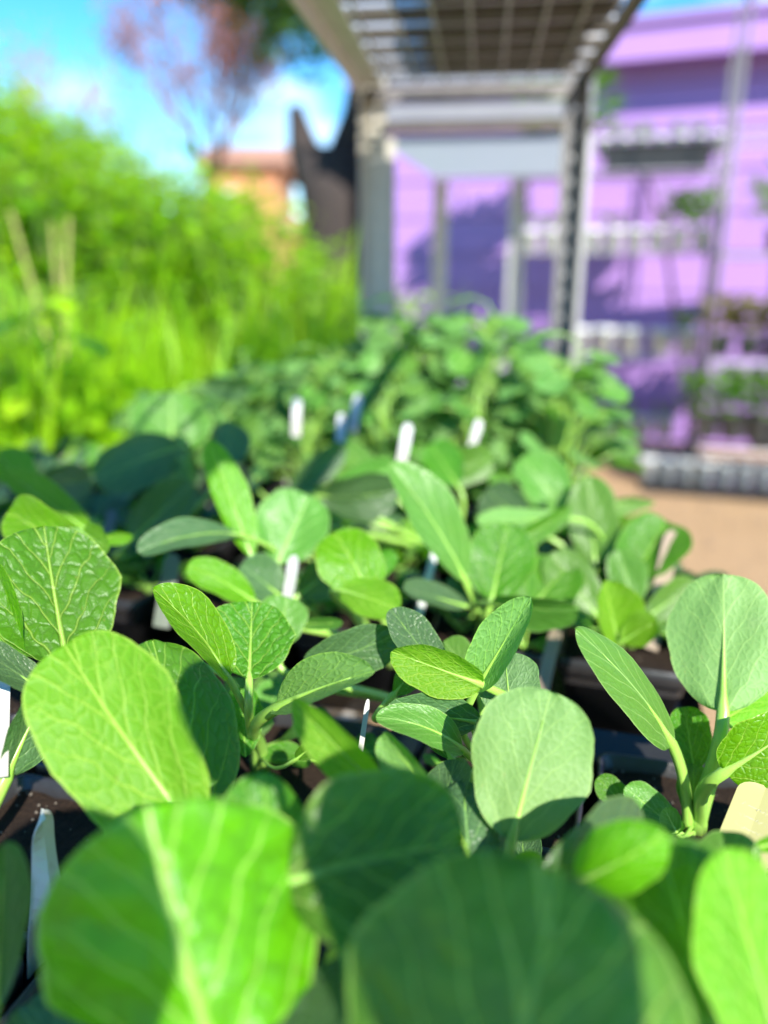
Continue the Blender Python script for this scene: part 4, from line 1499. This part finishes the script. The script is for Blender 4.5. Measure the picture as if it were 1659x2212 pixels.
# ------------------------------------------------------------------ trees
def branchy(m, p, d, ln, r_, depth, rnd, tips, spread=.6, upb=.15):
    q = p + d * ln
    mid = (p + q) / 2 + V((rnd.uniform(-1, 1), rnd.uniform(-1, 1), rnd.uniform(-1, 1))) * ln * .06
    m.tube([p, mid, q], [r_, r_ * .85, r_ * .68], 6)
    tips.append((q, depth))
    if depth == 0:
        return
    for i in range(rnd.choice([2, 3])):
        nd = (d + V((rnd.uniform(-1, 1), rnd.uniform(-1, 1), rnd.uniform(-.6, .8) + upb)) * spread).normalized()
        branchy(m, q, nd, ln * rnd.uniform(.6, .85), r_ * .62, depth - 1, rnd, tips, spread, upb)


rnd = random.Random(5)
# forked dark tree
t_ = thing('forked_tree', 'dark forked tree trunk with leafy green branches overhead, left of the rack post', 'tree', V((-1.30, 7.0, 0)))
m = MB()
tips = []
m.tube([(0, 0, -.1), (.02, 0, .9), (0, 0, 1.7), (.02, 0, 2.15)], [.33, .29, .28, .34], 12)
m.tube([(-.14, 0, 1.95), (-.25, 0, 2.2), (-.31, 0, 2.50)], [.20, .13, .06], 9)
m.tube([(.10, 0, 1.95), (.25, .02, 2.4), (.36, .05, 3.0), (.2, .1, 3.6)], [.22, .17, .15, .10], 9)
m.obj('trunk', M['bark'], t_, smooth=True)
m2 = MB()
branchy(m2, V((.2, .1, 3.55)), V((-.45, -.1, .8)).normalized(), .7, .08, 3, rnd, tips, .8)
branchy(m2, V((.22, .1, 3.2)), V((-.75, -.1, .25)).normalized(), .6, .05, 3, rnd, tips, .8)
branchy(m2, V((.3, .1, 3.3)), V((.5, .2, .8)).normalized(), .9, .07, 3, rnd, tips, .8)
m2.obj('branches', M['bark'], t_, smooth=True)
m = MB()
for q, dpt in tips:
    if q.z < 2.9:
        continue
    for i in range(70 if dpt < 2 else 20):
        c = q + V((rnd.gauss(0, .17), rnd.gauss(0, .17), rnd.gauss(0, .13)))
        d = V((rnd.uniform(-1, 1), rnd.uniform(-1, 1), rnd.uniform(-.8, .5))).normalized()
        blade(m, c, d, rnd.uniform(.07, .13), rnd.uniform(.04, .065), .2, seg=2)
for i in range(26):
    cc = V((rnd.uniform(-.75, .45), rnd.uniform(-.5, .3), rnd.uniform(2.75, 3.9)))
    tw = MB().tube([V((.2, .1, 3.3)), (cc + V((.2, .1, 3.3))) / 2 + V((0, 0, .1)), cc], [.03, .018, .006], 5).obj('branch', M['bark'], t_, smooth=True)
    for j in range(60):
        c = cc + V((rnd.gauss(0, .12), rnd.gauss(0, .12), rnd.gauss(0, .10)))
        d = V((rnd.uniform(-1, 1), rnd.uniform(-1, 1), rnd.uniform(-.8, .5))).normalized()
        blade(m, c, d, rnd.uniform(.07, .13), rnd.uniform(.04, .065), .2, seg=2)
m.obj('crown', M['crown'], t_)
# small shrub darkness at its foot
# thin reddish tree
t_ = thing('reddish_tree', 'thin airy tree with red-brown leaves against the sky', 'tree', V((-3.0, 9.0, 0)))
m, m2, tips = MB(), MB(), []
m.tube([(0, 0, 0), (.03, 0, 1.2), (-.05, 0, 2.2)], [.07, .06, .05], 8)
m.obj('trunk', M['bark'], t_, smooth=True)
for i in range(10):
    a = i * .9
    branchy(m2, V((-.05, 0, 2.1)), V((math.cos(a) * .5, math.sin(a) * .5, 1)).normalized(), rnd.uniform(.5, .9), .022, 3, rnd, tips, .45, .2)
m2.obj('branches', M['redleaf'], t_)
m = MB()
for q, dpt in tips:
    for i in range(17 if dpt < 2 else 7):
        c = q + V((rnd.gauss(0, .12), rnd.gauss(0, .12), rnd.gauss(0, .16)))
        d = V((rnd.uniform(-1, 1), rnd.uniform(-1, 1), rnd.uniform(-.9, .9))).normalized()
        blade(m, c, d, rnd.uniform(.05, .11), rnd.uniform(.022, .042), .2, seg=2)
m.obj('crown', M['redleaf'], t_)
# twiggy reddish saplings left of it
for q, (px, d, zt) in enumerate(((250, 8.0, 3.1), (160, 7.0, 3.0), (70, 6.5, 3.1))):
    p = P(px, 500, d)
    t_ = thing('reddish_sapling', 'bare reddish sapling with few leaves rising above the weeds, %s of three' % ['rightmost', 'middle', 'leftmost'][q], 'tree', V((p.x, p.y, 0)), 0, 'reddish saplings above the weeds')
    m, m2, tips = MB(), MB(), []
    m.tube([(0, 0, 0), (.03, 0, 1.0), (-.02, 0, 1.9)], [.025, .02, .014], 6)
    m.obj('trunk', M['bark'], t_, smooth=True)
    for i in range(3):
        a = i * 2.1
        branchy(m2, V((-.02, 0, 1.85)), V((math.cos(a) * .3, math.sin(a) * .3, 1)).normalized(), .45, .008, 2, rnd, tips, .4, .3)
    m2.obj('branches', M['redleaf'], t_)
    m = MB()
    for qq, dpt in tips:
        for i in range(7):
            c = qq + V((rnd.gauss(0, .1), rnd.gauss(0, .1), rnd.gauss(0, .12)))
            d_ = V((rnd.uniform(-1, 1), rnd.uniform(-1, 1), rnd.uniform(-.9, .9))).normalized()
            blade(m, c, d_, rnd.uniform(.05, .09), rnd.uniform(.018, .03), .2, seg=2)
    m.obj('crown', M['redleaf'], t_)

# ------------------------------------------------------------------ far houses and hedge trees
hs = thing('terracotta_house', 'far terracotta house with a brown roof beyond the weeds', 'house', V((-5.6, 19, 0)), R(8))
MB().box((-1.0, 0, 0), (.75, 4, 3.5)).obj('wall', M['terracotta'], hs)
r_ = MB()
r_.add([(-1.2, -.3, 3.5), (.95, -.3, 3.5), (.95, 4.3, 3.5), (-1.2, 4.3, 3.5), (-1.2, 2, 4.2), (.95, 2, 4.2)], [(0, 1, 5, 4), (2, 3, 4, 5), (1, 2, 5), (3, 0, 4), (3, 2, 1, 0)])
r_.obj('roof', M['rooftile'], hs)
for x in (-.5,):
    w_ = MB().box((x - .35, -.05, 1.8), (x + .35, .02, 3.0)).obj('window', M['whitepot'], hs)
    MB().box((x - .29, -.07, 1.86), (x + .29, -.052, 2.94)).obj('pane', M['glass'], w_)
sh = thing('low_shed', 'low terracotta shed far behind the weeds, left of the dark tree', 'shed', V((-2.55, 12.5, 0)), R(8))
MB().box((-.55, 0, 0), (.6, 2, 1.75)).obj('wall', M['terracotta'], sh)
MB().box((-.65, -.15, 1.753), (.7, 2.1, 1.95)).obj('roof', M['rooftile'], sh)
MB().box((-.2, -.03, 0), (.3, .0 - .004, 1.4)).obj('door', M['bark'], sh)
rnd = random.Random(9)
cm = MB()
for i in range(1500):
    a, b = rnd.random() * 6.28, rnd.uniform(-1, 1)
    rr = rnd.uniform(.5, 1) ** .5
    c = V((math.cos(a) * math.sqrt(1 - b * b), math.sin(a) * math.sqrt(1 - b * b), b)) * rr
    c *= 1 + .35 * noise.noise(c * 2.2)
    c = V((c.x * 1.9, c.y * 1.9, c.z * 1.5 + 2.3))
    d = V((rnd.uniform(-1, 1), rnd.uniform(-1, 1), rnd.uniform(-.8, .5))).normalized()
    blade(cm, c, d, rnd.uniform(.2, .35), rnd.uniform(.15, .25), .2, seg=2)
crown_me = cm.mesh('crown', M['crown'])
trk = MB().tube([(0, 0, -.1), (.05, 0, 1), (0, 0, 2.4)], [.16, .13, .08], 8).mesh('trunk', M['bark'], True)
for i in range(11):
    t_ = thing('far_tree', 'dark green tree in the distant row beyond the weeds', 'tree', V((-19 + i * 2.2 + rnd.uniform(-.6, .6), 27 + rnd.uniform(-2, 2), 0)), rnd.random() * 6, 'distant row of trees')
    link('trunk', trk, t_)
    link('crown', crown_me, t_)
    s_ = rnd.uniform(.55, .8)
    t_.scale = (s_ * 1.1, s_ * 1.1, s_)

# loose stones and litter on the tan ground
rnd = random.Random(21)
m = MB()
for i in range(2600):
    x, y = rnd.uniform(.3, 3.2), rnd.uniform(1.2, 6)
    r_ = rnd.choice([.004, .006, .008, .014])
    c = V((x, y, rnd.uniform(0, .006)))
    vs = [c + V((rnd.uniform(.6, 1.3) * r_ * a, rnd.uniform(.6, 1.3) * r_ * b, rnd.uniform(.4, .8) * r_ * d)) for a, b, d in ((1, 0, 0), (-1, 0, 0), (0, 1, 0), (0, -1, 0), (0, 0, 1), (0, 0, -1))]
    m.add(vs, [(0, 2, 4), (2, 1, 4), (1, 3, 4), (3, 0, 4), (2, 0, 5), (1, 2, 5), (3, 1, 5), (0, 3, 5)])
tag(m.obj('gravel', plain('stones', (.30, .21, .14), .9, 0, .6, 8)), kind='stuff')
